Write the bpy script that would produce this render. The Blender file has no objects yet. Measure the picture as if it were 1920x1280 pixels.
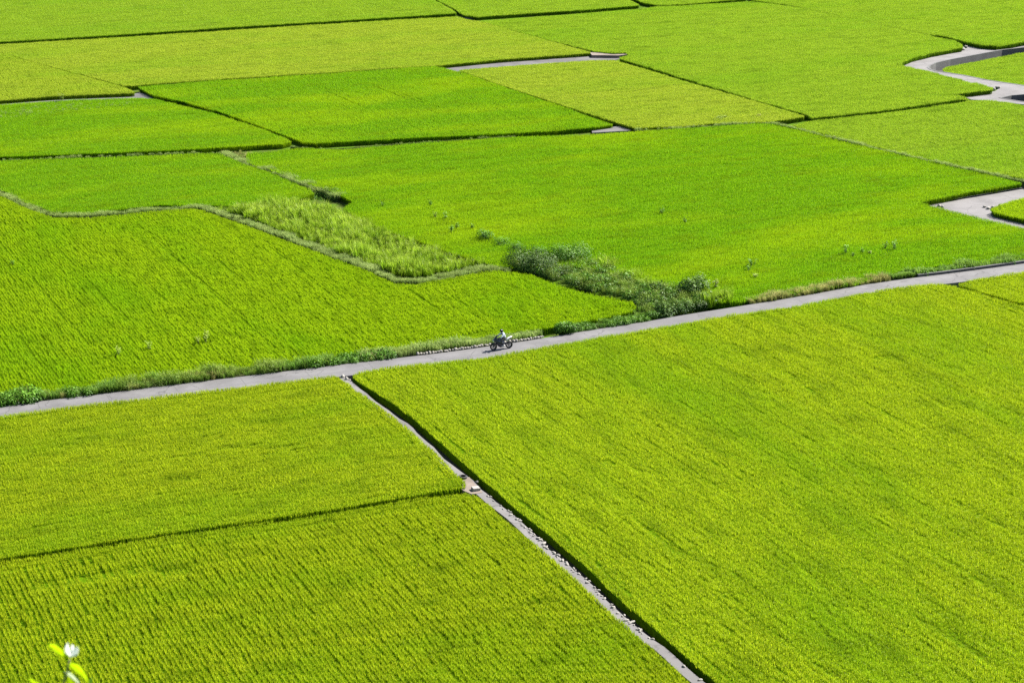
import bpy, bmesh, math, random
import numpy as np
from mathutils import Vector, Matrix
from mathutils.geometry import tessellate_polygon

random.seed(7)
RNG = np.random.default_rng(11)
SC = bpy.context.scene
COL = SC.collection

# ------------------------------------------------------------------ camera, sky, sun, exposure
CAM_H = 48.5
FPX = 3626.0                      # focal length in pixels of a 1920 px wide picture
PITCH = math.radians(17.3)
cam_data = bpy.data.cameras.new('camera')
cam_data.sensor_width = 36.0
cam_data.lens = FPX * 36.0 / 1920.0
cam_data.clip_start = 0.1
cam_data.clip_end = 9000
cam_data.dof.use_dof = True
cam_data.dof.focus_distance = 170
cam_data.dof.aperture_fstop = 7.5
cam = bpy.data.objects.new('camera', cam_data)
COL.objects.link(cam)
cam.location = (0, 0, CAM_H)
cam.rotation_euler = (math.radians(90) - PITCH, 0, 0)
SC.camera = cam

SUN_EL = math.radians(43)
SUN_AZ = math.atan2(0.9, 1.4)     # the sun stands to the right of and beyond the fields
world = bpy.data.worlds.new("World")
SC.world = world
world.use_nodes = True
wn = world.node_tree.nodes
wl = world.node_tree.links
wn.clear()
sky = wn.new('ShaderNodeTexSky')
sky.sky_type = 'NISHITA'
sky.sun_disc = False
sky.sun_elevation = SUN_EL
sky.sun_rotation = math.pi / 2 - SUN_AZ
sky.air_density = 1.0
sky.dust_density = 1.0
bg = wn.new('ShaderNodeBackground')
bg.inputs['Strength'].default_value = 0.06
wo = wn.new('ShaderNodeOutputWorld')
wl.new(sky.outputs[0], bg.inputs[0])
wl.new(bg.outputs[0], wo.inputs[0])

sun_d = bpy.data.lights.new('sun', 'SUN')
sun_d.energy = 5.0
sun_d.angle = math.radians(0.53)
sun_d.color = (1.0, 0.95, 0.86)
sun = bpy.data.objects.new('sun', sun_d)
COL.objects.link(sun)
sv = Vector((math.cos(SUN_EL) * math.cos(SUN_AZ), math.cos(SUN_EL) * math.sin(SUN_AZ), math.sin(SUN_EL)))
sun.rotation_euler = sv.to_track_quat('Z', 'Y').to_euler()
sun.location = (0, 0, 120)

SC.view_settings.view_transform = 'Standard'
SC.view_settings.look = 'None'
SC.view_settings.exposure = 1.68
SC.view_settings.gamma = 1.0
SC.render.engine = 'CYCLES'
SC.cycles.use_denoising = False
SC.cycles.max_bounces = 6
SC.cycles.transmission_bounces = 4
SC.cycles.sample_clamp_indirect = 4.0

# ------------------------------------------------------------------ where a sight line of the photograph meets a level
_cp, _sp = math.cos(PITCH), math.sin(PITCH)
def ray(px, py):
    x = (px - 960.0) / FPX
    u = -(py - 640.0) / FPX
    return x, _cp + u * _sp, -_sp + u * _cp
def G(px, py, z=0.0):
    dx, dy, dz = ray(px, py)
    t = (z - CAM_H) / dz
    return Vector((dx * t, dy * t, z))
def P(px, py, depth):
    dx, dy, dz = ray(px, py)
    return Vector((dx * depth, dy * depth, CAM_H + dz * depth))
def W(pts, z):
    """list of (px, py[, z]) to world xy"""
    out = []
    for p in pts:
        v = G(p[0], p[1], p[2] if len(p) > 2 else z)
        out.append((v.x, v.y))
    return out

GROUND = -0.55

# ------------------------------------------------------------------ node helpers and materials
def mat_new(name):
    m = bpy.data.materials.new(name)
    m.use_nodes = True
    nt = m.node_tree
    nt.nodes.clear()
    out = nt.nodes.new('ShaderNodeOutputMaterial')
    return m, nt, out
def N(nt, typ, **kw):
    n = nt.nodes.new(typ)
    for k, v in kw.items():
        if k.startswith('i_'):
            n.inputs[k[2:].replace('_', ' ')].default_value = v
        else:
            setattr(n, k, v)
    return n
def mixc(nt, a, b, fac, mode='MIX'):
    n = nt.nodes.new('ShaderNodeMix')
    n.data_type = 'RGBA'
    n.blend_type = mode
    for sock, v in ((n.inputs[6], a), (n.inputs[7], b)):
        if isinstance(v, tuple):
            sock.default_value = (*v, 1)
        else:
            nt.links.new(v, sock)
    if isinstance(fac, (int, float)):
        n.inputs[0].default_value = fac
    else:
        nt.links.new(fac, n.inputs[0])
    return n.outputs[2]
def ramp(nt, src, a, b, va=0.0, vb=1.0):
    n = nt.nodes.new('ShaderNodeMapRange')
    n.inputs[1].default_value = a
    n.inputs[2].default_value = b
    n.inputs[3].default_value = va
    n.inputs[4].default_value = vb
    nt.links.new(src, n.inputs[0])
    return n.outputs[0]
def noise(nt, scale, detail=2.0, vec=None, rough=0.5):
    n = nt.nodes.new('ShaderNodeTexNoise')
    n.inputs['Scale'].default_value = scale
    n.inputs['Detail'].default_value = detail
    n.inputs['Roughness'].default_value = rough
    if vec is not None:
        nt.links.new(vec, n.inputs['Vector'])
    return n.outputs['Fac']
def world_pos(nt, rotz=0.0, scale=(1, 1, 1)):
    g = nt.nodes.new('ShaderNodeNewGeometry')
    m = nt.nodes.new('ShaderNodeMapping')
    m.inputs['Rotation'].default_value = (0, 0, rotz)
    m.inputs['Scale'].default_value = scale
    v = nt.nodes.new('ShaderNodeVectorRotate')
    v.rotation_type = 'Z_AXIS'
    v.inputs['Angle'].default_value = rotz
    nt.links.new(g.outputs['Position'], v.inputs['Vector'])
    m.inputs['Rotation'].default_value = (0, 0, 0)
    nt.links.new(v.outputs[0], m.inputs['Vector'])
    return m.outputs[0]

def leaf_material(name, low, mid, tip, patch, pan=None, patch_scale=0.06, patch_amt=0.6, transl=0.45,
                  rot=0.0, aniso=1.0, rnd_amt=0.25, rough=0.45):
    """plant matter: colour runs from low to tip along hgt, with patches of another growth stage across the field"""
    m, nt, out = mat_new(name)
    at = N(nt, 'ShaderNodeAttribute', attribute_name='hgt')
    ap = N(nt, 'ShaderNodeAttribute', attribute_name='pan')
    oi = nt.nodes.new('ShaderNodeObjectInfo')
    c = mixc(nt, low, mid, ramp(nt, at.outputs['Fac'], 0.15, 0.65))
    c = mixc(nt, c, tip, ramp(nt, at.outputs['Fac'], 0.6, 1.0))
    wp = world_pos(nt, -rot, (1.0 / aniso, 1.0, 0.2))
    n1 = noise(nt, patch_scale, 4.0, wp, 0.6)
    c = mixc(nt, c, mixc(nt, c, patch, 0.75), ramp(nt, n1, 0.47, 0.68, 0.0, patch_amt))
    if pan is not None:
        c = mixc(nt, c, mixc(nt, pan, patch, ramp(nt, n1, 0.47, 0.68, 0.0, patch_amt * .6)), ap.outputs['Fac'])
    n2 = noise(nt, patch_scale * 7, 3.0, wp, 0.6)
    c = mixc(nt, c, tuple(x * .5 for x in patch), ramp(nt, n2, 0.5, 0.72, 0.0, 0.5))
    # every clump a little lighter or darker
    hs = nt.nodes.new('ShaderNodeHueSaturation')
    nt.links.new(c, hs.inputs['Color'])
    nt.links.new(ramp(nt, oi.outputs['Random'], 0, 1, 1.0 - rnd_amt, 1.0 + rnd_amt), hs.inputs['Value'])
    c = hs.outputs[0]
    pb = nt.nodes.new('ShaderNodeBsdfPrincipled')
    pb.inputs['Roughness'].default_value = rough
    pb.inputs['Specular IOR Level'].default_value = 0.12
    nt.links.new(c, pb.inputs['Base Color'])
    tr = nt.nodes.new('ShaderNodeBsdfTranslucent')
    nt.links.new(c, tr.inputs['Color'])
    ms = nt.nodes.new('ShaderNodeMixShader')
    ms.inputs[0].default_value = transl
    nt.links.new(pb.outputs[0], ms.inputs[1])
    nt.links.new(tr.outputs[0], ms.inputs[2])
    nt.links.new(ms.outputs[0], out.inputs[0])
    return m

def plain(name, col, rough=0.6, metal=0.0, var=0.0, scale=8.0, spec=0.4, bump=0.0, col2=None):
    m, nt, out = mat_new(name)
    pb = nt.nodes.new('ShaderNodeBsdfPrincipled')
    pb.inputs['Roughness'].default_value = rough
    pb.inputs['Metallic'].default_value = metal
    pb.inputs['Specular IOR Level'].default_value = spec
    tc = nt.nodes.new('ShaderNodeTexCoord')
    n1 = noise(nt, scale, 5.0, tc.outputs['Object'], 0.6)
    c2 = col2 if col2 is not None else tuple(x * (1 - var) for x in col)
    c = mixc(nt, col, c2, ramp(nt, n1, 0.35, 0.65))
    nt.links.new(c, pb.inputs['Base Color'])
    if bump:
        b = nt.nodes.new('ShaderNodeBump')
        b.inputs['Strength'].default_value = bump
        b.inputs['Distance'].default_value = 0.03
        nt.links.new(n1, b.inputs['Height'])
        nt.links.new(b.outputs[0], pb.inputs['Normal'])
    nt.links.new(pb.outputs[0], out.inputs[0])
    return m

ROWDIR = math.radians(114.7)        # planting rows run this way in most fields
CROSS = ROWDIR - math.pi / 2

# leaf colours: (low, middle, tip, patch, panicle)
GRAIN = (0.46, 0.47, 0.025)
M = {}
def ricemat(key, mid, tip, patch, pan, **kw):
    low = tuple(x * 0.55 for x in mid)  # colour gets darker towards the base of the plant
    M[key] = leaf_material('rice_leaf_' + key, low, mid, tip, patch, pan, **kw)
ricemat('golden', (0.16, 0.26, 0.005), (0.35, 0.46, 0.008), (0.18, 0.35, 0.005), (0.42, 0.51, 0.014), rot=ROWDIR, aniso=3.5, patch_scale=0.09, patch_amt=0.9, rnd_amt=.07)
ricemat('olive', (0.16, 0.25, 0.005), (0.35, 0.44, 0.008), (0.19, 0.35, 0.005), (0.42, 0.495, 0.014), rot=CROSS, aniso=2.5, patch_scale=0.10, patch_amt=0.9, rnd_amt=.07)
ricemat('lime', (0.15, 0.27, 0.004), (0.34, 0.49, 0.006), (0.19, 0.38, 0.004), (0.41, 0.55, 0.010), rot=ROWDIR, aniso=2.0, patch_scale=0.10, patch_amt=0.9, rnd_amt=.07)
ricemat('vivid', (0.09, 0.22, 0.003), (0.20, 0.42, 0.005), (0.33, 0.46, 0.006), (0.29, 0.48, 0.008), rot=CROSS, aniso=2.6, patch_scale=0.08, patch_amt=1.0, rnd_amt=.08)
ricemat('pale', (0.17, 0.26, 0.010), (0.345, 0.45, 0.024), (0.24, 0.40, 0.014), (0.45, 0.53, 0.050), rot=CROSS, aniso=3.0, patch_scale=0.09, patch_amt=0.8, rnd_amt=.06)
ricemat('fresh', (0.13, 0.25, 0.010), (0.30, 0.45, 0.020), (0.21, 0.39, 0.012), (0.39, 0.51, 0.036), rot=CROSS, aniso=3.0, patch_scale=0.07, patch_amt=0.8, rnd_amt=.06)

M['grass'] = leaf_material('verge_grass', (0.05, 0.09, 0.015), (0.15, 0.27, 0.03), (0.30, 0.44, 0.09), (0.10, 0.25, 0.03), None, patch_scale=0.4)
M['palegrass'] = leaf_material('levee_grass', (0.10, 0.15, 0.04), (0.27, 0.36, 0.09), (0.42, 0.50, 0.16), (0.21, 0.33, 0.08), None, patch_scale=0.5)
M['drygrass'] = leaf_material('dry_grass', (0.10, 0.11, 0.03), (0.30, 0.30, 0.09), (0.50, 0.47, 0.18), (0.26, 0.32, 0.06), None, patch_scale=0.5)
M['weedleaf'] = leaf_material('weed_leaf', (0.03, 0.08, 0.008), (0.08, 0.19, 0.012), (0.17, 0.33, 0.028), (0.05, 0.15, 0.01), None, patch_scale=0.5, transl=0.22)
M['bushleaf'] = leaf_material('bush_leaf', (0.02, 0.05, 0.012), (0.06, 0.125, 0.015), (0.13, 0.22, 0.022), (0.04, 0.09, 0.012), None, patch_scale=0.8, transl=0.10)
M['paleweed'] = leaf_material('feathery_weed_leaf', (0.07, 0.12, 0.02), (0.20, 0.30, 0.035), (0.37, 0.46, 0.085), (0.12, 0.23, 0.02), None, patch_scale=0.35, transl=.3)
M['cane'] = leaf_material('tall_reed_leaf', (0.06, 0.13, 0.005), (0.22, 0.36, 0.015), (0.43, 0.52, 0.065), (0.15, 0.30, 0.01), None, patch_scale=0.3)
M['understory'] = plain('rice_sheaths', (0.075, 0.15, 0.003), 0.95, var=0.4, scale=3, spec=0.0)
M['soil'] = plain('soil', (0.075, 0.085, 0.03), 0.95, var=0.45, scale=1.5, bump=0.6, spec=0.05)
M['mud'] = plain('mud_and_ditch_shade', (0.035, 0.030, 0.022), 0.55, var=0.4, scale=2.0)
M['stone'] = plain('field_stone', (0.40, 0.37, 0.33), 0.85, scale=9, bump=0.5, col2=(0.10, 0.09, 0.08))
M['rubble'] = plain('broken_concrete', (0.34, 0.32, 0.29), 0.9, scale=9, bump=0.4, col2=(0.20, 0.185, 0.17))
M['wood'] = plain('branch_bark', (0.10, 0.075, 0.05), 0.9, var=0.4)

def concrete(name, base, joints=True, dark=0.55):
    m, nt, out = mat_new(name)
    pb = nt.nodes.new('ShaderNodeBsdfPrincipled')
    pb.inputs['Roughness'].default_value = 0.85
    wp = world_pos(nt)
    n1 = noise(nt, 0.35, 6.0, wp, 0.65)
    n2 = noise(nt, 3.0, 5.0, wp, 0.7)
    n3 = noise(nt, 25.0, 2.0, wp, 0.6)
    c = mixc(nt, base, tuple(x * dark for x in base), ramp(nt, n1, 0.42, 0.75))
    c = mixc(nt, c, tuple(min(1, x * 1.35) for x in base), ramp(nt, n2, 0.55, 0.75, 0, 0.5))
    c = mixc(nt, c, tuple(x * 0.5 for x in base), ramp(nt, n3, 0.58, 0.75, 0, 0.4))
    vo = nt.nodes.new('ShaderNodeTexVoronoi')
    vo.feature = 'DISTANCE_TO_EDGE'
    vo.inputs['Scale'].default_value = .22
    wv = N(nt, 'ShaderNodeVectorMath', operation='ADD')
    nc = nt.nodes.new('ShaderNodeTexNoise'); nc.inputs['Scale'].default_value = .8; nc.inputs['Detail'].default_value = 4
    nt.links.new(wp, nc.inputs['Vector'])
    nt.links.new(wp, wv.inputs[0]); nt.links.new(nc.outputs['Color'], wv.inputs[1])
    nt.links.new(wv.outputs[0], vo.inputs['Vector'])
    c = mixc(nt, c, tuple(x * .45 for x in base), ramp(nt, vo.outputs['Distance'], .010, .004, 0, .8))
    n4 = noise(nt, .12, 3.0, wp, 0.5)
    c = mixc(nt, c, tuple(x * .62 for x in base), ramp(nt, n4, 0.52, 0.60, 0, .45))
    if joints:
        uv = nt.nodes.new('ShaderNodeUVMap')
        uv.uv_map = 'UVMap'
        sp = nt.nodes.new('ShaderNodeSeparateXYZ')
        nt.links.new(uv.outputs[0], sp.inputs[0])
        md = N(nt, 'ShaderNodeMath', operation='FRACT')
        dv = N(nt, 'ShaderNodeMath', operation='DIVIDE')
        dv.inputs[1].default_value = 5.3
        nt.links.new(sp.outputs[0], dv.inputs[0])
        nt.links.new(dv.outputs[0], md.inputs[0])
        lt = N(nt, 'ShaderNodeMath', operation='LESS_THAN')
        lt.inputs[1].default_value = 0.010
        nt.links.new(md.outputs[0], lt.inputs[0])
        c = mixc(nt, c, tuple(x * .55 for x in base), lt.outputs[0])
        # wheel tracks: two slightly cleaner bands
        ws = N(nt, 'ShaderNodeMath', operation='SINE')
        mu = N(nt, 'ShaderNodeMath', operation='MULTIPLY')
        mu.inputs[1].default_value = 4.2
        nt.links.new(sp.outputs[1], mu.inputs[0])
        nt.links.new(mu.outputs[0], ws.inputs[0])
        c = mixc(nt, c, tuple(x * 0.75 for x in base), ramp(nt, ws.outputs[0], -0.2, -1.0, 0, 0.5))
    nt.links.new(c, pb.inputs['Base Color'])
    b = nt.nodes.new('ShaderNodeBump')
    b.inputs['Strength'].default_value = 0.4
    b.inputs['Distance'].default_value = 0.02
    nt.links.new(n2, b.inputs['Height'])
    nt.links.new(b.outputs[0], pb.inputs['Normal'])
    nt.links.new(pb.outputs[0], out.inputs[0])
    return m
M['road'] = concrete('road_concrete', (0.122, 0.118, 0.122))
M['path'] = concrete('path_concrete', (0.138, 0.130, 0.132), joints=False)
M['wall'] = concrete('wall_concrete', (0.10, 0.10, 0.10), joints=False)
M['curb'] = concrete('curb_concrete', (0.06, 0.06, 0.062), joints=False)
M['gravel'] = concrete('gravel_track', (0.095, 0.09, 0.092), joints=False, dark=.4)
M['dirt'] = concrete('pinkish_dirt', (0.17, 0.135, 0.11), joints=False)

def ground_material():
    m, nt, out = mat_new('paddy_ground')
    pb = nt.nodes.new('ShaderNodeBsdfPrincipled')
    pb.inputs['Roughness'].default_value = 0.95
    pb.inputs['Specular IOR Level'].default_value = 0.0
    wp = world_pos(nt)
    n1 = noise(nt, 0.5, 6.0, wp, 0.6)
    n2 = noise(nt, 0.01, 2.0, wp, 0.5)
    c = mixc(nt, (0.05, 0.055, 0.02), (0.06, 0.13, 0.01), ramp(nt, n1, 0.4, 0.6))
    c = mixc(nt, c, (0.07, 0.13, 0.01), ramp(nt, n2, 0.4, 0.6, 0, 0.5))
    nt.links.new(c, pb.inputs['Base Color'])
    nt.links.new(pb.outputs[0], out.inputs[0])
    return m
M['ground'] = ground_material()

# ------------------------------------------------------------------ object helpers
def tag(o, label=None, cat=None, group=None, kind=None):
    if label: o['label'] = label
    if cat: o['category'] = cat
    if group: o['group'] = group
    if kind: o['kind'] = kind
    return o
def mesh_obj(name, verts, faces, mat, parent=None, smooth=False):
    me = bpy.data.meshes.new(name)
    me.from_pydata([tuple(v) for v in verts], [], faces)
    me.update()
    mats = mat if isinstance(mat, (list, tuple)) else [mat]
    for x in mats: me.materials.append(x)
    if smooth:
        me.polygons.foreach_set('use_smooth', [True] * len(me.polygons))
    o = bpy.data.objects.new(name, me)
    COL.objects.link(o)
    if parent: o.parent = parent
    return o
def bm_obj(name, bm, mat, parent=None, smooth=False):
    me = bpy.data.meshes.new(name)
    bm.to_mesh(me); bm.free()
    for x in (mat if isinstance(mat, (list, tuple)) else [mat]): me.materials.append(x)
    if smooth:
        me.polygons.foreach_set('use_smooth', [True] * len(me.polygons))
    o = bpy.data.objects.new(name, me)
    COL.objects.link(o)
    if parent: o.parent = parent
    return o
def empty(name, loc, rz=0.0):
    o = bpy.data.objects.new(name, None)
    o.empty_display_size = 0.3
    COL.objects.link(o)
    o.location = loc
    o.rotation_euler = (0, 0, rz)
    return o
def area2(p):
    return sum(p[i][0] * p[(i + 1) % len(p)][1] - p[(i + 1) % len(p)][0] * p[i][1] for i in range(len(p)))
def ccw(p):
    return list(p) if area2(p) > 0 else list(reversed(p))
def densify(p, step, closed=True):
    out = []
    n = len(p)
    for i in range(n if closed else n - 1):
        a, b = p[i], p[(i + 1) % n]
        L = math.hypot(b[0] - a[0], b[1] - a[1])
        k = max(1, int(L / step))
        for j in range(k):
            t = j / k
            out.append((a[0] + (b[0] - a[0]) * t, a[1] + (b[1] - a[1]) * t))
    if not closed: out.append(p[-1])
    return out
def smooth_line(p, it=2):
    """round the corners of an open line (Chaikin), ends kept"""
    for _ in range(it):
        q = [p[0]]
        for a, b in zip(p[:-1], p[1:]):
            q.append((a[0] * .75 + b[0] * .25, a[1] * .75 + b[1] * .25))
            q.append((a[0] * .25 + b[0] * .75, a[1] * .25 + b[1] * .75))
        q.append(p[-1])
        p = q
    return p
def offset_line(p, d):
    """shift an open line sideways (left of its direction is positive)"""
    out = []
    n = len(p)
    for i in range(n):
        a = p[max(0, i - 1)]; b = p[min(n - 1, i + 1)]
        dx, dy = b[0] - a[0], b[1] - a[1]
        L = math.hypot(dx, dy) or 1
        dd = d[i] if isinstance(d, (list, tuple)) else d
        out.append((p[i][0] - dy / L * dd, p[i][1] + dx / L * dd))
    return out
def inset_poly(p, d):
    """move a counter-clockwise polygon inwards by d (mitred, limited)"""
    n = len(p); out = []
    for i in range(n):
        a, b, c = Vector(p[i - 1]), Vector(p[i]), Vector(p[(i + 1) % n])
        e1 = (b - a).normalized(); e2 = (c - b).normalized()
        n1 = Vector((-e1.y, e1.x)); n2 = Vector((-e2.y, e2.x))
        m = n1 + n2
        if m.length < 1e-4: m = n1
        m.normalize()
        k = max(0.35, m.dot(n1))
        q = b + m * (d / k)
        out.append((q.x, q.y))
    return out
def slab(name, poly, ztop, zbot, mat, parent=None, uvline=None):
    """a flat-topped body over a polygon, real thickness"""
    poly = ccw(poly)
    n = len(poly)
    tris = tessellate_polygon([[Vector((x, y, 0)) for x, y in poly]])
    v = [(x, y, ztop) for x, y in poly] + [(x, y, zbot) for x, y in poly]
    f = []
    for t in tris:
        a, b, c = t
        A, B, C_ = poly[a], poly[b], poly[c]
        if (B[0]-A[0])*(C_[1]-A[1]) - (C_[0]-A[0])*(B[1]-A[1]) < 0: t = (a, c, b)
        f.append(tuple(t))
    for i in range(n):
        j = (i + 1) % n
        f.append((i, n + i, n + j, j))
    return mesh_obj(name, v, f, mat, parent)
def strip(name, L, R, ztop, zbot, mat, parent=None):
    """a ribbon body between a left and a right line; UV runs along it in metres"""
    n = len(L)
    v = []
    for i in range(n):
        v += [(L[i][0], L[i][1], ztop), (R[i][0], R[i][1], ztop), (R[i][0], R[i][1], zbot), (L[i][0], L[i][1], zbot)]
    f = []; uv = []
    s = 0.0; S = [0.0]
    for i in range(n - 1):
        s += math.hypot(L[i + 1][0] - L[i][0], L[i + 1][1] - L[i][1]); S.append(s)
    for i in range(n - 1):
        a = 4 * i; b = a + 4
        w = math.hypot(L[i][0] - R[i][0], L[i][1] - R[i][1])
        f.append((a, a + 1, b + 1, b)); uv += [(S[i], 0), (S[i], w), (S[i + 1], w), (S[i + 1], 0)]
        f.append((a + 1, a + 2, b + 2, b + 1)); uv += [(S[i], 0)] * 2 + [(S[i + 1], 0)] * 2
        f.append((a, b, b + 3, a + 3)); uv += [(S[i], 0), (S[i + 1], 0), (S[i + 1], 0), (S[i], 0)]
    f.append((0, 3, 2, 1)); uv += [(0, 0)] * 4
    f.append((4 * n - 4, 4 * n - 3, 4 * n - 2, 4 * n - 1)); uv += [(S[-1], 0)] * 4
    o = mesh_obj(name, v, f, mat, parent)
    ul = o.data.uv_layers.new(name='UVMap')
    for i, c in enumerate(uv): ul.data[i].uv = c
    return o

# value noise for heights
_perm = RNG.random((256, 256))
def vnoise(x, y):
    xi = np.floor(x).astype(int); yi = np.floor(y).astype(int)
    fx = x - xi; fy = y - yi
    fx = fx * fx * (3 - 2 * fx); fy = fy * fy * (3 - 2 * fy)
    g = lambda a, b: _perm[a % 256, b % 256]
    return (g(xi, yi) * (1 - fx) * (1 - fy) + g(xi + 1, yi) * fx * (1 - fy) + g(xi, yi + 1) * (1 - fx) * fy + g(xi + 1, yi + 1) * fx * fy)

# ------------------------------------------------------------------ plant building bricks (blades, leaves)
class Blades:
    def __init__(self): self.v = []; self.f = []; self.h = []; self.p = []
    def blade(self, base, az, height, reach, width, droop=0.3, seg=3, pan=0.0, hmax=1.0, face=None):
        """one arching grass blade"""
        bx, by, bz = base
        ca, sa = math.cos(az), math.sin(az)
        fa = az + math.pi / 2 + (face if face is not None else random.uniform(-.5, .5))
        wx, wy = math.cos(fa), math.sin(fa)
        i0 = len(self.v)
        for k in range(seg + 1):
            t = k / seg
            r = reach * t ** 1.6
            z = height * (1 - (1 - t) ** 1.35) - droop * height * max(0, t - 0.55) ** 1.5
            w = width * (1.0 - 0.85 * t ** 2.2) * 0.5
            x, y = bx + ca * r, by + sa * r
            hh = min(1.0, (bz + z) / hmax)
            if k == seg:
                self.v.append((x, y, bz + z)); self.h.append(hh); self.p.append(pan)
            else:
                self.v += [(x - wx * w, y - wy * w, bz + z), (x + wx * w, y + wy * w, bz + z)]
                self.h += [hh, hh]; self.p += [pan, pan]
        for k in range(seg):
            a = i0 + 2 * k
            if k == seg - 1: self.f.append((a, a + 1, a + 2))
            else: self.f.append((a, a + 1, a + 3, a + 2))
    def leaf(self, c, nrm, up, L, Wd, h, pan=0.0):
        """a broad leaf, folded a little along its midrib"""
        n = Vector(nrm).normalized(); u = Vector(up)
        u = (u - n * u.dot(n))
        if u.length < 1e-3: u = n.orthogonal()
        u.normalize(); s = n.cross(u)
        c = Vector(c); i0 = len(self.v)
        pts = [c, c + u * L * .45 + s * Wd * .5 + n * L * .06, c + u * L - n * L * .1, c + u * L * .45 - s * Wd * .5 + n * L * .06, c + u * L * .5 - n * L * .02]
        for q in pts:
            self.v.append(tuple(q)); self.h.append(h); self.p.append(pan)
        self.f += [(i0, i0 + 1, i0 + 4), (i0 + 1, i0 + 2, i0 + 4), (i0 + 2, i0 + 3, i0 + 4), (i0 + 3, i0, i0 + 4)]
    def mesh(self, name, mat):
        me = bpy.data.meshes.new(name)
        me.from_pydata(self.v, [], self.f)
        a = me.attributes.new('hgt', 'FLOAT', 'POINT'); a.data.foreach_set('value', self.h)
        a = me.attributes.new('pan', 'FLOAT', 'POINT'); a.data.foreach_set('value', self.p)
        me.materials.append(mat)
        me.update()
        return me

PROTO = {}
def proto_set(key, makers, mat):
    c = bpy.data.collections.new(key)
    for i, mk in enumerate(makers):
        b = Blades(); mk(b)
        o = bpy.data.objects.new(key, b.mesh(key, mat))
        c.objects.link(o)
    PROTO[key] = (c, len(makers))

def rice_row(spread, nb=11, npan=5, openness=1.0):
    def mk(b):
        for k in range(7):
            x0 = -0.6 + (k + 0.5) * 1.2 / 7 + random.uniform(-.03, .03)
            y0 = random.uniform(-.02, .02)
            hs = random.uniform(.9, 1.06)
            for j in range(nb):
                az = random.uniform(0, 2 * math.pi)
                sp = random.uniform(.3, 1.0) * spread
                b.blade((x0 + math.cos(az) * .02, y0 + math.sin(az) * .02, 0.1), az, .80 * hs * random.uniform(.82, 1.05), sp, random.uniform(.018, .030),
                        droop=random.uniform(.0, .35), seg=3, hmax=.9)
            for j in range(npan):
                az = random.uniform(0, 2 * math.pi)
                r = random.uniform(.01, .6) * spread
                b.blade((x0 + math.cos(az) * r, y0 + math.sin(az) * r, .58 * hs), az + random.uniform(-.6, .6), .25 * random.uniform(.8, 1.1), spread * .5, random.uniform(.025, .04),
                        droop=random.uniform(.9, 1.8), seg=2, pan=1.0, hmax=.9)
    return mk
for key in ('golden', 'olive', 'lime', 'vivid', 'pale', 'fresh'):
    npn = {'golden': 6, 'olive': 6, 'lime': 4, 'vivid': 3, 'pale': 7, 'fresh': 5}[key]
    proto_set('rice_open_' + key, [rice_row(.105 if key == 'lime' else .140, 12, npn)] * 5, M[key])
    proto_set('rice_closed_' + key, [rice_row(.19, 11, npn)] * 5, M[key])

def tuft(n, h, spread, w, rad, pan=0.0):
    def mk(b):
        for j in range(n):
            az = random.uniform(0, 2 * math.pi); r = rad * random.random() ** .5; a2 = random.uniform(0, 6.28)
            b.blade((math.cos(a2) * r, math.sin(a2) * r, 0), az, h * random.uniform(.55, 1.05), spread * random.uniform(.3, 1), w * random.uniform(.7, 1.2),
                    droop=random.uniform(0, .5), seg=3, hmax=h)
    return mk
def leafy(n, h, rad, L):
    def mk(b):
        for j in range(n):
            a2 = random.uniform(0, 6.28); r = rad * random.random() ** .5
            z = h * random.random() ** .6 * math.sqrt(max(0.05, 1 - (r / rad) ** 2 * .8))
            nrm = Vector((math.cos(a2) * .6 + random.uniform(-.5, .5), math.sin(a2) * .6 + random.uniform(-.5, .5), random.uniform(.3, 1)))
            up = Vector((math.cos(a2), math.sin(a2), random.uniform(-.6, .5)))
            b.leaf((math.cos(a2) * r, math.sin(a2) * r, z), nrm, up, L * random.uniform(.6, 1.2), L * random.uniform(.4, .7), min(1, z / h * random.uniform(.7, 1.1)))
    return mk
proto_set('grass_tuft', [tuft(34, .5, .22, .022, .16)] * 5, M['grass'])
proto_set('pale_grass_tuft', [tuft(34, .38, .20, .018, .2)] * 5, M['palegrass'])
proto_set('dry_grass_tuft', [tuft(36, .55, .25, .018, .18)] * 5, M['drygrass'])
proto_set('leafy_weed', [leafy(90, .5, .32, .13)] * 5, M['weedleaf'])
proto_set('feathery_weed', [tuft(60, .8, .40, .020, .28)] * 3 + [leafy(110, .8, .38, .07)] * 3, M['paleweed'])
proto_set('tall_reed', [tuft(26, 1.75, .75, .05, .22)] * 6, M['cane'])
proto_set('bush_spray', [leafy(130, .6, .42, .13)] * 5, M['bushleaf'])

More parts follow.
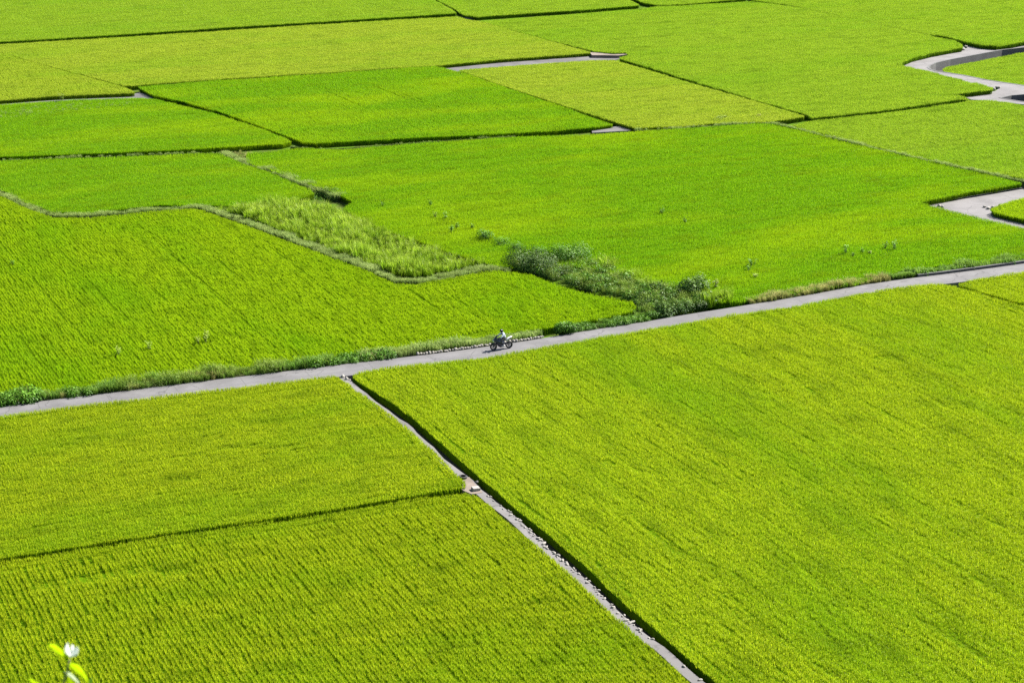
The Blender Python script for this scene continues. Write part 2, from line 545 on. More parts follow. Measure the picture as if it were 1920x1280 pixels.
_trees = {}
def scatter_tree(key):
    if key in _trees: return _trees[key]
    coll, n = PROTO[key]
    ng = bpy.data.node_groups.new('scatter_' + key, 'GeometryNodeTree')
    ng.interface.new_socket('Geometry', in_out='INPUT', socket_type='NodeSocketGeometry')
    ng.interface.new_socket('Geometry', in_out='OUTPUT', socket_type='NodeSocketGeometry')
    gi = ng.nodes.new('NodeGroupInput'); go = ng.nodes.new('NodeGroupOutput')
    ci = ng.nodes.new('GeometryNodeCollectionInfo')
    ci.inputs['Collection'].default_value = coll
    ci.inputs['Separate Children'].default_value = True
    ci.inputs['Reset Children'].default_value = True
    iop = ng.nodes.new('GeometryNodeInstanceOnPoints')
    iop.inputs['Pick Instance'].default_value = True
    def attr(name, dt):
        a = ng.nodes.new('GeometryNodeInputNamedAttribute'); a.data_type = dt
        a.inputs['Name'].default_value = name
        return [s for s in a.outputs if s.enabled and s.name == 'Attribute'][0]
    er = ng.nodes.new('FunctionNodeEulerToRotation')
    L = ng.links.new
    L(attr('rot', 'FLOAT_VECTOR'), er.inputs[0])
    L(gi.outputs[0], iop.inputs['Points'])
    L(attr('sel', 'BOOLEAN'), iop.inputs['Selection'])
    L(ci.outputs[0], iop.inputs['Instance'])
    L(attr('idx', 'INT'), iop.inputs['Instance Index'])
    L(er.outputs[0], iop.inputs['Rotation'])
    L(attr('scl', 'FLOAT_VECTOR'), iop.inputs['Scale'])
    j = ng.nodes.new('GeometryNodeJoinGeometry')
    L(gi.outputs[0], j.inputs[0]); L(iop.outputs[0], j.inputs[0])
    L(j.outputs[0], go.inputs[0])
    _trees[key] = ng
    return ng
NINST = [0]
def scatter_obj(name, key, pts, rot, scl, body=None, bodymat=None):
    """pts (n,3), rot (n,3), scl (n,3); body = (verts, faces) of the solid part of the same object"""
    pts = np.asarray(pts, dtype=np.float32).reshape(-1, 3)
    n = len(pts); NINST[0] += n
    bv, bf = body if body else ([], [])
    me = bpy.data.meshes.new(name)
    allv = [tuple(v) for v in bv] + [tuple(map(float, p)) for p in pts]
    me.from_pydata(allv, [], bf)
    nb = len(bv); tot = nb + n
    a = me.attributes.new('sel', 'BOOLEAN', 'POINT'); a.data.foreach_set('value', np.r_[np.zeros(nb, bool), np.ones(n, bool)])
    a = me.attributes.new('idx', 'INT', 'POINT'); a.data.foreach_set('value', RNG.integers(0, PROTO[key][1], tot).astype(np.int32))
    a = me.attributes.new('rot', 'FLOAT_VECTOR', 'POINT'); a.data.foreach_set('vector', np.r_[np.zeros((nb, 3)), rot].astype(np.float32).ravel())
    a = me.attributes.new('scl', 'FLOAT_VECTOR', 'POINT'); a.data.foreach_set('vector', np.r_[np.ones((nb, 3)), scl].astype(np.float32).ravel())
    me.materials.append(bodymat or M['understory'])
    o = bpy.data.objects.new(name, me)
    COL.objects.link(o)
    md = o.modifiers.new('plants', 'NODES'); md.node_group = scatter_tree(key)
    return o

def scan_rows(poly, ang, pitch, block=8, gap=0.08, jit=.04):
    """parallel rows across a polygon: returns list of ((x0,y0),(x1,y1))"""
    ca, sa = math.cos(-ang), math.sin(-ang)
    q = np.array([(x * ca - y * sa, x * sa + y * ca) for x, y in poly])
    y = q[:, 1].min() + pitch * .5; k = random.randrange(block)
    rows = []
    c2, s2 = math.cos(ang), math.sin(ang)
    n = len(q)
    while y < q[:, 1].max():
        xs = []
        for i in range(n):
            a, b = q[i], q[(i + 1) % n]
            if (a[1] > y) != (b[1] > y):
                xs.append(a[0] + (y - a[1]) / (b[1] - a[1]) * (b[0] - a[0]))
        xs.sort()
        for i in range(0, len(xs) - 1, 2):
            if xs[i + 1] - xs[i] > .3:
                rows.append(((xs[i] * c2 - y * s2, xs[i] * s2 + y * c2), (xs[i + 1] * c2 - y * s2, xs[i + 1] * s2 + y * c2)))
        y += pitch * random.uniform(1 - jit, 1 + jit); k += 1
        if k % block == 0: y += gap * random.uniform(0.0, 2.0)
    return rows
def fill_rows(rows, seg=1.2):
    P_, A, S = [], [], []
    for (x0, y0), (x1, y1) in rows:
        L = math.hypot(x1 - x0, y1 - y0)
        n = max(1, round(L / seg))
        t = (np.arange(n) + .5) / n
        P_.append(np.c_[x0 + (x1 - x0) * t, y0 + (y1 - y0) * t])
        A.append(np.full(n, math.atan2(y1 - y0, x1 - x0)))
        S.append(np.full(n, L / n / seg))
    return np.vstack(P_), np.concatenate(A), np.concatenate(S)

def rice_field(key, px, label, ztop=0.35, ang=ROWDIR, open_rows=False, head=3, pitch=0.26, relief=0.05, wind=None, poly=None, name='rice_field', edge=0.0, tracks=(), tdepth=.35):
    poly = ccw(poly or W(px, ztop))
    hgt = ztop - GROUND if ztop > -0.3 else 0.9
    base = ztop - hgt
    # real borders are not ruler-straight
    poly = densify(poly, 4.0)
    poly = [(x + (vnoise(np.array(x * .35), np.array(y * .35)) - .5) * .16, y + (vnoise(np.array(x * .35 + 50), np.array(y * .35)) - .5) * .16) for x, y in poly]
    poly = [(float(x), float(y)) for x, y in poly]
    rows = []
    for k in range(head):
        q = inset_poly(poly, edge + k * pitch)
        rows += [(q[i], q[(i + 1) % len(q)]) for i in range(len(q)) if math.hypot(q[i][0] - q[(i + 1) % len(q)][0], q[i][1] - q[(i + 1) % len(q)][1]) > .3]
    inner = inset_poly(poly, edge + (head - .1) * pitch)
    rows += scan_rows(inner, ang, pitch, gap=.03 if open_rows else .07, jit=.012 if open_rows else .04)
    xy, A, S = fill_rows(rows)
    n = len(xy)
    x, y = xy[:, 0], xy[:, 1]
    wa = ang if wind is None else wind
    u = x * math.cos(wa) + y * math.sin(wa); v = -x * math.sin(wa) + y * math.cos(wa)
    w = (vnoise(u / 9 + 7, v / 2.2) - .5) * 1.3 + (vnoise(u / 2.5, v / .8) - .5) * (.35 if open_rows else .75) + (vnoise(x / 25, y / 25 + 9) - .5)
    if open_rows: relief *= .6
    zs = hgt / .84 * (1 + relief * w + RNG.normal(0, .012 if open_rows else .022, n))
    # a few sagging patches
    sag = np.clip(vnoise(u / 4 + 90, v / 1.6 + 30) - .9, 0, 1) * 2.0
    zs = zs * (1 - np.clip(sag, 0, .35))
    for tr_ in tracks:
        q = W(tr_, ztop - .15)
        for (ax, ay), (bx, by) in zip(q[:-1], q[1:]):
            L2 = (bx - ax) ** 2 + (by - ay) ** 2
            t = np.clip(((x - ax) * (bx - ax) + (y - ay) * (by - ay)) / L2, 0, 1)
            d = np.hypot(x - ax - t * (bx - ax), y - ay - t * (by - ay))
            zs = zs * (1 - tdepth * np.clip(1.4 - d / .2, 0, 1) * (.55 + .45 * vnoise(x * 1.1, y * 1.1)))
    flip = RNG.integers(0, 2, n) * math.pi
    pts = np.c_[xy + RNG.normal(0, .012, (n, 2)), np.full(n, base)]
    rot = np.c_[RNG.normal(0, .05, n), RNG.normal(0, .015, n), A + flip + RNG.normal(0, .02, n)]
    scl = np.c_[S, RNG.uniform(.96, 1.06, n) if open_rows else RNG.uniform(.9, 1.15, n), zs]
    # solid body of sheaths under the leaves
    bp = inset_poly(poly, .16)
    tr = tessellate_polygon([[Vector((a, b, 0)) for a, b in bp]])
    m = len(bp); zt = base + hgt * (.60 if open_rows else .64)
    bv = [(a, b, zt) for a, b in bp] + [(a, b, base - .03) for a, b in bp]
    bf = []
    for t in tr:
        a, b, c = t
        A_, B_, C_ = bp[a], bp[b], bp[c]
        bf.append((a, b, c) if (B_[0]-A_[0])*(C_[1]-A_[1]) - (C_[0]-A_[0])*(B_[1]-A_[1]) > 0 else (a, c, b))
    for i in range(m):
        j = (i + 1) % m
        bf.append((i, m + i, m + j, j))
    o = scatter_obj(name, ('rice_open_' if open_rows else 'rice_closed_') + key, pts, rot, scl, (bv, bf))
    return tag(o, label, 'rice field', 'rice fields of the plain', 'stuff')

def in_poly(poly, x, y):
    ins = np.zeros(len(x), bool)
    n = len(poly)
    for i in range(n):
        (x1, y1), (x2, y2) = poly[i], poly[(i + 1) % n]
        c = (y1 > y) != (y2 > y)
        with np.errstate(divide='ignore', invalid='ignore'):
            xx = (x2 - x1) * (y - y1) / ((y2 - y1) if y2 != y1 else 1e-9) + x1
        ins ^= c & (x < xx)
    return ins
def patch_pts(poly, dens):
    a = np.array(poly); lo, hi = a.min(0), a.max(0)
    n = int((hi[0] - lo[0]) * (hi[1] - lo[1]) * dens)
    x = RNG.uniform(lo[0], hi[0], n); y = RNG.uniform(lo[1], hi[1], n)
    k = in_poly(poly, x, y)
    return x[k], y[k]
def ridge_body(line, width, ztop, zbot):
    """a low earth bank along a line: sloping sides, closed ends"""
    L1 = offset_line(line, width / 2 + .25); L2 = offset_line(line, width / 2 - .05)
    R2 = offset_line(line, -(width / 2 - .05)); R1 = offset_line(line, -(width / 2 + .25))
    v = []; f = []
    for i in range(len(line)):
        dz = random.uniform(-.04, .04)
        v += [(*L1[i], zbot), (*L2[i], ztop + dz), (*R2[i], ztop - dz), (*R1[i], zbot)]
    for i in range(len(line) - 1):
        a = 4 * i; b = a + 4
        for k in range(3): f.append((a + k, a + k + 1, b + k + 1, b + k))
    f.append((0, 3, 2, 1)); e = 4 * (len(line) - 1); f.append((e, e + 1, e + 2, e + 3))
    return v, f
def grassy_ridge(name, line, width, ztop, key, label, cat, dens=9, size=1.0, zbot=GROUND - .03, mat='soil'):
    line = densify(line, 1.2, closed=False)
    body = ridge_body(line, width, ztop, zbot)
    L1 = offset_line(line, width / 2 + .1); R1 = offset_line(line, -(width / 2 + .1))
    poly = L1 + R1[::-1]
    x, y = patch_pts(poly, dens)
    n = len(x)
    big = .5 + 1.0 * vnoise(x / 1.5, y / 1.5)
    z = np.full(n, ztop - .06)
    s = size * big * RNG.uniform(.7, 1.25, n)
    rot = np.c_[RNG.normal(0, .12, n), RNG.normal(0, .12, n), RNG.uniform(0, 6.28, n)]
    o = scatter_obj(name, key, np.c_[x, y, z], rot, np.c_[s, s, s], body, M[mat])
    return tag(o, label, cat, None, 'stuff')
def weed_patch(name, key, poly, z, label, cat, dens=8, size=1.0, mound=0.0, stretch=1.0):
    x, y = patch_pts(poly, dens)
    n = len(x)
    s = size * RNG.uniform(.65, 1.25, n) * (.7 + .6 * vnoise(x / 2.2 + 5, y / 2.2))
    zz = z + mound * vnoise(x / 3.0 + 40, y / 3.0)
    rot = np.c_[RNG.normal(0, .12, n), RNG.normal(0, .12, n), RNG.uniform(0, 6.28, n)]
    o = scatter_obj(name, key, np.c_[x, y, zz], rot, np.c_[s, s, s * stretch])
    return tag(o, label, cat, None, 'stuff')

# ------------------------------------------------------------------ the ground, roads, paths
Z3 = -0.48
pocket1 = W([(1920, 89.5), (1879, 94), (1836, 102), (1782, 112), (1755, 118.5), (1745, 123), (1741, 127), (1747, 131), (1760, 134), (1809, 141.5), (1850, 150), (1883, 155), (1920, 160.5), (2080, 189), (2080, 70)], Z3)
pocket2 = W([(1877, 184), (1897, 179.5), (1920, 177.5), (1950, 180), (2080, 204), (2080, 221), (1920, 191), (1893, 187)], Z3)
def ground_sheet():
    out = [(-4000, -3000), (4000, -3000), (4000, 7000), (-4000, 7000)]
    loops = [[Vector((x, y, 0)) for x, y in l] for l in (out, ccw(pocket1)[::-1], ccw(pocket2)[::-1])]
    flat = [p for l in loops for p in l]
    tr = tessellate_polygon(loops)
    f = []
    for a, b, c in tr:
        A, B, C_ = flat[a], flat[b], flat[c]
        f.append((a, b, c) if (B - A).cross(C_ - A).z > 0 else (a, c, b))
    return mesh_obj('ground', [(p.x, p.y, GROUND) for p in flat], f, M['ground'])
tag(ground_sheet(), kind='structure')
for k, pk in enumerate((pocket1, pocket2)):
    big = inset_poly(ccw(pk), -.4)
    tr = tessellate_polygon([[Vector((x, y, 0)) for x, y in big]])
    f = []
    for a, b, c in tr:
        A, B, C_ = [Vector(big[i]) for i in (a, b, c)]
        f.append((a, b, c) if (B - A).cross(C_ - A) > 0 else (a, c, b))
    tag(mesh_obj('basin_floor', [(x, y, -1.8) for x, y in big], f, M['mud']), kind='structure')

road_edge = smooth_line(W([(-200, 783), (0, 761), (100, 749), (200, 737), (317, 722), (467, 704), (560, 693), (660, 681), (763, 669), (847, 659), (920, 648.5), (1000, 637), (1087, 622), (1153, 612), (1240, 598), (1280, 590.5),
    (1380, 575), (1500, 556), (1600, 537), (1698, 522.5), (1795, 511), (1920, 494), (2080, 471)], 0), 1)
road_edge = densify(road_edge, 2.5, closed=False)
road_low = offset_line(road_edge, -2.95)
tag(strip('road', road_low, road_edge, 0.0, GROUND - .05, M['road']), kind='structure')
# widening where the ditch path meets the road
junction = W([(612, 688), (640, 684), (668, 681), (676, 700), (668, 716), (652, 718), (636, 709)], 0)

path_r = W([(650, 703), (660, 716), (675, 729), (706, 752), (740, 777), (762, 793), (812, 838), (823, 850), (845, 869), (866, 884), (886, 900), (899, 917), (910, 924), (931, 940), (954, 959), (1004, 1003), (1030, 1028), (1080, 1068), (1113, 1098), (1155, 1140), (1192, 1171),
    (1244, 1212), (1319, 1275), (1440, 1375)], -.1)
path_r = densify(path_r, 1.0, closed=False)
path_r = [(x + (float(vnoise(np.array(i * .9), np.array(3.0))) - .5) * .22, y) for i, (x, y) in enumerate(path_r)]
path_l = offset_line(path_r, -.66)
tag(strip('path', path_l, path_r, -.1, GROUND - .05, M['path']), kind='structure')
ditch_r = offset_line(path_r, 1.0)
tag(strip('ditch_bed', path_r, ditch_r, GROUND + .012, GROUND - .2, M['mud']), kind='structure')  # mud bed coloured dark to put the ditch's near-black shade into it

tag(slab('side_road', W([(1740, 384), (1850, 366), (1920, 354), (2080, 326), (2080, 344), (1920, 374.5), (1877, 384.5), (1855, 391), (1857, 396), (1872, 400), (1920, 413), (2080, 455), (2080, 484), (1920, 440), (1854, 424), (1805, 411), (1765, 400)], -.42), -.42, GROUND - .05, M['path']), kind='structure')
tag(slab('winding_road', W([(1735, 64), (1782, 69), (1809, 77), (1840, 85), (1870, 86), (1920, 81), (2080, 62), (2080, 70), (1920, 89.5), (1879, 94), (1836, 102), (1782, 112), (1755, 118.5), (1745, 123), (1741, 127), (1747, 131), (1760, 134), (1809, 141.5), (1850, 150),
    (1883, 155), (1920, 160.5), (2080, 189), (2080, 204), (1950, 180), (1920, 177.5), (1897, 179.5), (1877, 184), (1893, 187), (1920, 191), (2080, 221), (2080, 226), (1920, 196), (1850, 189), (1822, 187), (1808, 183), (1866, 171), (1873, 166), (1862, 167), (1830, 160), (1741, 140), (1686, 125), (1700, 117), (1755, 104), (1806, 94), (1812, 86), (1800, 82), (1760, 72)], Z3), Z3, GROUND - .05, M['path']), kind='structure')
tag(slab('field_path', W([(832, 125.5), (1000, 111.5), (1107, 103), (1120, 99.5), (1155, 102), (1166, 107.5), (1150, 114), (1107, 117), (1000, 124), (865, 137), (838, 132)], -.4), -.4, GROUND - .05, M['gravel']), kind='structure')
tag(slab('field_path', W([(252, 176), (262, 174), (284, 179), (292, 184), (270, 186), (200, 188), (120, 192), (40, 197), (-160, 208), (-160, 203), (40, 192), (120, 187), (200, 183)], -.4), -.4, GROUND - .05, M['gravel']), kind='structure')
tag(slab('field_path', W([(864, 28), (880, 28), (892, 32), (888, 35), (872, 33)], -.3), -.3, GROUND - .05, M['gravel']), kind='structure')
tag(slab('field_path', W([(1110, 244), (1150, 238), (1162, 236), (1198, 240), (1180, 245), (1110, 249)], -.3), -.3, GROUND - .05, M['gravel']), kind='structure')
tag(slab('dirt_patch', W([(1106, 99), (1130, 97), (1160, 99), (1185, 102), (1160, 104.5), (1110, 104)], 0), 0.03, GROUND - .05, M['dirt']), kind='structure')

# retaining walls round the two sunken basins
def retaining(name, poly, label, ztop=-.44, thick=.28, zbot=-1.9):
    poly = ccw(poly)
    q = inset_poly(poly, .04); r = inset_poly(poly, -thick)
    n = len(q)
    v = [(x, y, ztop) for x, y in q] + [(x, y, zbot) for x, y in q] + [(x, y, ztop) for x, y in r] + [(x, y, zbot) for x, y in r]
    f = []
    for i in range(n):
        j = (i + 1) % n
        f += [(i, j, n + j, n + i), (2 * n + i, 2 * n + j, j, i), (3 * n + i, 3 * n + j, 2 * n + j, 2 * n + i)]
    o = mesh_obj(name, v, f, M['wall'])
    return tag(o, label, 'retaining wall')
retaining('retaining_wall', pocket1, 'tall grey concrete retaining wall curving between winding road and sunken rice field')
retaining('retaining_wall', pocket2, 'short shadowed concrete wall below the lower bend of winding road at right edge')

def kerb(name, line, wd, ztop, label, zbot=GROUND):
    L = offset_line(line, wd)
    o = strip(name, line, L, ztop, zbot, M['curb'])
    return tag(o, label, 'kerb')
ke = [p for p in road_edge if p[0] > G(1722, 519, 0).x]
kerb('concrete_kerb', offset_line(ke, .02), .28, .24, 'long dark concrete kerb on the far side of main road, right edge of photo')
kerb('concrete_kerb', W([(1740, 383.5), (1795, 374.5), (1850, 365.5), (1920, 353.5), (2080, 325.5)], -.42), .2, -.30, 'low dark kerb under the rice edge beside the side road')

# the hill the photograph was taken from, behind and under the camera
def hillside():
    v = []; f = []
    nx, ny = 41, 41
    for j in range(ny):
        for i in range(nx):
            x = -160 + 320 * i / (nx - 1); yy = -200 + 262 * j / (ny - 1)
            if yy < 0: top = 46.0 + 0.18 * -yy
            else: top = 46.0 - yy * .82
            fx = max(0, 1 - (abs(x) / 160) ** 3)
            z = GROUND - 1 + (top + 1.5) * fx + 1.2 * float(vnoise(np.array(x / 9 + 80), np.array(yy / 9 + 80)) - .5) * (1 if abs(x) + abs(yy) > 6 else 0)
            v.append((x, yy, z))
    for j in range(ny - 1):
        for i in range(nx - 1):
            a = j * nx + i
            f.append((a, a + 1, a + nx + 1, a + nx))
    return mesh_obj('hillside', v, f, M['hill'], smooth=True)
M['hill'] = plain('hill_grass', (0.05, 0.10, 0.015), 0.9, var=.5, scale=.4)
tag(hillside(), kind='structure')

# ------------------------------------------------------------------ rice fields (outlines traced at the height of the leaf tips)
F1 = [(-300, 812), (0, 776), (167, 754), (367, 731), (500, 717), (600, 704), (626, 702), (647, 713), (672, 731), (704, 754), (735, 778), (757, 793), (807, 837), (823, 853), (847, 878), (861, 891), (870, 904),
      (800, 918), (640, 944), (447, 973), (206, 1008), (0, 1040), (-300, 1087)]
rice_field('olive', F1, 'olive green rice field left of the concrete ditch path and just below the main road', .35, CROSS, relief=.05)
F2 = [(-300, 1096), (0, 1050), (206, 1018.5), (447, 982.5), (640, 954.5), (800, 928.5), (870, 921), (896, 926), (925, 950), (949, 971), (987, 1003), (1035, 1043), (1070, 1075), (1124, 1124), (1179, 1174), (1244, 1231), (1292, 1278), (1385, 1370), (-340, 1370)]
rice_field('olive', F2, 'yellowish rice field with visible planting rows in the bottom left corner of the photo', .35, ROWDIR, open_rows=True, head=5, relief=.05, tdepth=.22, tracks=[[(75, 1096), (160, 1082), (250, 1068), (340, 1058), (440, 1050), (520, 1040)], [(150, 1093), (260, 1077), (360, 1069), (450, 1064)], [(415, 1145), (442, 1180)], [(735, 985), (800, 1002)]])
F3 = [(656, 701), (672, 692), (710, 686), (747, 681), (800, 676), (860, 671), (925, 664), (1040, 643), (1140, 624.5), (1180, 618.5), (1280, 601.5), (1380, 585), (1500, 567.5), (1600, 548), (1678, 535), (1746, 528), (1770, 529), (1798, 534),
      (1834, 543), (1873, 556.5), (1920, 569), (2260, 663), (2400, 1370), (1450, 1370), (1320, 1256), (1255, 1198), (1200, 1150), (1148, 1106), (1091, 1053), (1034, 1002), (960, 943), (931, 917), (884, 879), (847, 846), (810, 813), (771, 779), (735, 751), (704, 731), (672, 712)]
rice_field('golden', F3, 'largest golden green rice field, right of the ditch and below the main road', .35, ROWDIR, head=3, relief=.07, pitch=.26, edge=.22, tdepth=.16, tracks=[[(1700, 790), (1780, 850), (1860, 905)], [(1320, 860), (1450, 905)], [(1110, 830), (1200, 880)], [(1600, 740), (1690, 790)], [(1480, 700), (1560, 760)], [(1180, 960), (1260, 1030)], [(1430, 1000), (1560, 1110)], [(1760, 1040), (1850, 1090)], [(1500, 1140), (1600, 1230)], [(1000, 760), (1090, 830)]])
F4 = [(1800, 528.5), (1844, 518), (1920, 506), (2100, 479), (2100, 613), (1920, 564), (1873, 552), (1834, 539.5), (1803, 531)]
rice_field('golden', F4, 'small wedge of rice field at the right edge between main road and the largest field', .35, ROWDIR)
F5 = [(-170, 325), (-75, 319), (0, 366), (43, 386), (100, 406), (167, 406), (300, 393), (360, 388), (385, 394), (427, 409), (493, 433), (560, 458), (627, 483), (680, 502), (710, 517), (743, 529), (777, 531), (827, 522), (868, 514), (918, 505),
      (962, 507), (995, 513), (1037, 528), (1070, 538), (1120, 552), (1162, 559), (1187, 564), (1192, 570), (1184, 580), (1120, 594), (1037, 609), (945, 622), (880, 633), (813, 643), (730, 651), (640, 668), (500, 679), (317, 702), (217, 713), (117, 727), (0, 743), (-170, 766)]
rice_field('lime', F5, 'bright green rice field with fine diagonal planting rows, above the main road on the left', .35, ROWDIR, open_rows=True, head=6, relief=.05, pitch=.265, tdepth=.24, tracks=[[(0, 455), (35, 492)], [(100, 457), (140, 497)], [(33, 627), (80, 687)], [(63, 523), (115, 590), (173, 650)], [(147, 507), (192, 556), (240, 603)], [(273, 530), (315, 568)], [(290, 447), (380, 530), (512, 650)], [(400, 480), (455, 530)], [(500, 457), (580, 520), (633, 560)], [(760, 540), (815, 575)], [(850, 555), (895, 595)]])
F6 = [(-78, 305), (0, 299), (200, 292), (367, 286), (412, 285.5), (455, 304), (500, 319), (540, 335), (577, 351), (588, 360), (560, 369), (510, 376), (440, 382), (385, 381), (300, 380), (167, 395), (100, 394), (43, 374), (0, 350)]
rice_field('vivid', F6, 'vivid green rice field left of centre, between the curved grassy bank and a long dark rice edge', .35, CROSS, relief=.06)
F7 = [(462, 284), (500, 282.5), (557, 275), (640, 278), (753, 268), (967, 254.5), (1073, 252), (1207, 243.5), (1280, 239), (1413, 229.5), (1466, 232), (1580, 262), (1713, 294), (1780, 309.5), (1863, 328), (1914, 340), (1870, 348), (1813, 357), (1770, 366), (1722, 375),
      (1743, 383), (1772, 389.5), (1805, 398), (1854, 409.5), (1920, 425), (2060, 459), (1920, 479), (1844, 489), (1776, 492), (1698, 501), (1600, 528), (1500, 543), (1397, 559), (1340, 562), (1310, 552), (1237, 536), (1190, 519), (1145, 506), (1100, 498), (1060, 492), (1000, 493), (960, 496),
      (930, 493), (900, 485), (843, 468), (797, 452), (735, 432), (677, 408), (643, 388), (665, 374), (640, 362), (604, 349), (545, 329), (500, 313), (466, 301)]
rice_field('vivid', F7, 'largest vivid green rice field in the middle of the photo, above the shrubs and main road', .45, CROSS, relief=.07)
F9 = [(-170, 203), (0, 194), (133, 185.5), (255, 182), (290, 184), (340, 196), (400, 210), (430, 220), (500, 243), (546, 262), (530, 266), (460, 270), (300, 279), (150, 285), (0, 290), (-170, 298)]
rice_field('vivid', F9, 'green rice field at left below a thin grey path, ending in a dark edge above the curved bank', .35, CROSS)
F10 = [(260, 161), (400, 150), (640, 135), (815, 122), (868, 134), (973, 171.5), (1037, 193), (1100, 215), (1148, 231), (1123, 235), (1050, 241), (907, 249), (753, 256), (640, 262), (595, 265), (570, 263), (545, 254), (480, 230), (413, 206), (340, 186), (290, 176)]
rice_field('vivid', F10, 'saturated green rice field above centre left of the pale yellow field', .35, ROWDIR, relief=.07, tdepth=.35, tracks=[[(700, 162), (760, 183), (840, 205)], [(610, 170), (690, 205)], [(750, 175), (800, 190)]])
F11 = [(862, 129.5), (1000, 119), (1107, 112), (1150, 111.5), (1280, 150), (1400, 184), (1508, 216), (1447, 225.5), (1400, 227), (1330, 229), (1280, 234.5), (1190, 236.5), (1100, 209), (1037, 188), (973, 168)]
rice_field('pale', F11, 'pale yellow rice field bordered by a grey path along its far side', .35, CROSS)
F12 = [(-45, 85), (0, 82), (150, 74), (333, 62), (480, 53), (640, 42.5), (858, 30), (874, 35), (900, 39), (973, 60), (1040, 78), (1107, 97), (940, 109), (827, 120), (640, 132), (400, 147), (247, 158), (236, 158.5), (117, 128.5), (0, 95.5)]
rice_field('pale', F12, 'long yellow rice strip in the upper left with horizontal streaks', .35, CROSS, relief=.06)
F13 = [(-55, 88), (0, 98), (117, 131), (233, 162), (252, 171.5), (187, 174), (100, 177.5), (0, 186), (-170, 197), (-170, 96)]
rice_field('pale', F13, 'yellow rice field corner at the left edge with fine diagonal rows', .35, ROWDIR, open_rows=True, head=4)
F14 = [(-170, 86), (0, 76), (150, 67.5), (333, 55.5), (480, 46), (640, 36.5), (856, 22.5), (803, -8), (750, -45), (-170, -45)]
rice_field('fresh', F14, 'green rice field in the top left corner beyond the long dark line', .35, CROSS)
F15 = [(872, 26), (862, 20), (810, -8), (755, -45), (1100, -45), (1142, -20), (1198, 8), (1100, 16), (1007, 22), (895, 29.5)]
rice_field('fresh', F15, 'green rice field at the top edge of the photo just right of the small crossing', .35, CROSS)
F21 = [(1207, 3), (1154, -20), (1112, -45), (1390, -45), (1400, -4), (1280, 6), (1238, 8)]
rice_field('fresh', F21, 'sliver of rice field at the very top edge above the large upper right field', .35, CROSS)
F16 = [(902, 38.5), (1007, 31), (1200, 16), (1230, 11.5), (1280, 9.5), (1410, 2), (1500, 13), (1613, 37), (1738, 63), (1752, 68), (1785, 74), (1802, 81), (1804, 87), (1780, 91), (1747, 97), (1710, 106), (1690, 115), (1691, 121), (1750, 134.5), (1795, 146), (1840, 156), (1860, 162),
       (1860, 165), (1830, 169), (1787, 174), (1805, 179), (1814, 183), (1793, 184), (1680, 201), (1600, 210), (1522, 218), (1517, 213), (1400, 179.5), (1280, 143), (1162, 107), (1183, 101), (1175, 96), (1150, 97), (1112, 93), (1040, 75), (973, 57)]
rice_field('fresh', F16, 'wide light green rice field in the upper right, left of the winding road', .45, CROSS, relief=.06)
F17 = [(1410, -2), (1402, -45), (2100, -45), (2100, 55), (1920, 76), (1895, 81), (1870, 83.5), (1840, 81.5), (1809, 74.5), (1780, 67), (1745, 62.5), (1613, 35.5), (1500, 11)]
rice_field('fresh', F17, 'light green rice field in the top right corner beyond the winding road', .45, CROSS, relief=.06)
F18 = W([(1768, 128.5), (1775, 124.5), (1795, 121), (1863, 108), (1920, 97.5), (2080, 76)], -.9) + W([(2080, 186), (1920, 158.5), (1883, 153), (1850, 148), (1809, 139.5), (1775, 132.5)], Z3)
rice_field('fresh', None, 'sunken rice field enclosed by the bend of the winding road and its concrete wall', -.9, CROSS, poly=F18)
F19 = [(1486, 233.5), (1525, 224.5), (1600, 217), (1680, 208), (1800, 191), (1820, 187.5), (1850, 186.5), (1890, 190), (1920, 196.5), (2100, 228), (2100, 373), (1920, 331), (1863, 321), (1713, 289), (1580, 258)]
rice_field('fresh', F19, 'yellow green rice field at the right edge, below the winding road and above the pale grass line', .35, ROWDIR, relief=.06)
F20 = [(1860, 389), (1877, 380), (1920, 369), (2080, 339), (2080, 445), (1920, 407), (1866, 394)]
rice_field('lime', F20, 'small pointed rice field corner inside the bend of the side road at the right edge', .35, ROWDIR)

# ------------------------------------------------------------------ grassy banks between the fields
def GL(px, z=.15, it=1): return smooth_line(W(px, z), it)
grassy_ridge('grassy_bank', GL([(-85, 304), (0, 359), (43, 381), (100, 402), (167, 402), (300, 389), (377, 386)]), .65, -.1, 'pale_grass_tuft', 'curved pale grassy bank at left between the bright rowed field and the vivid field', 'grassy bank', dens=24, size=1.15)
grassy_ridge('grassy_bank', GL([(377, 386), (427, 402), (493, 426), (560, 451), (627, 476), (680, 496), (743, 523), (777, 526), (827, 518), (868, 510), (918, 500), (958, 503)]), .9, -.05, 'pale_grass_tuft', 'long pale grassy bank running along the lower side of the tall reeds', 'grassy bank', dens=24, size=1.2)
grassy_ridge('grassy_bank', GL([(418, 285), (460, 303), (500, 315), (545, 332), (600, 352), (640, 366)]), .9, -.1, 'pale_grass_tuft', 'short diagonal grassy bank leading down to the dark shrub above the reeds', 'grassy bank', dens=22, size=1.2)
grassy_ridge('grassy_bank', GL([(1438, 228.5), (1467, 232), (1580, 260.5), (1713, 292), (1863, 325), (1920, 336), (2080, 371)], .5), .3, .25, 'pale_grass_tuft', 'thin straw coloured grassy line between middle field and the field at the right edge', 'grassy bank', dens=22, size=.9)
grassy_ridge('grassy_bank', GL([(1190, 241.5), (1280, 237.5), (1400, 229), (1440, 228)], .35), .25, .12, 'pale_grass_tuft', 'thin grassy line below the pale yellow field', 'grassy bank', dens=12)
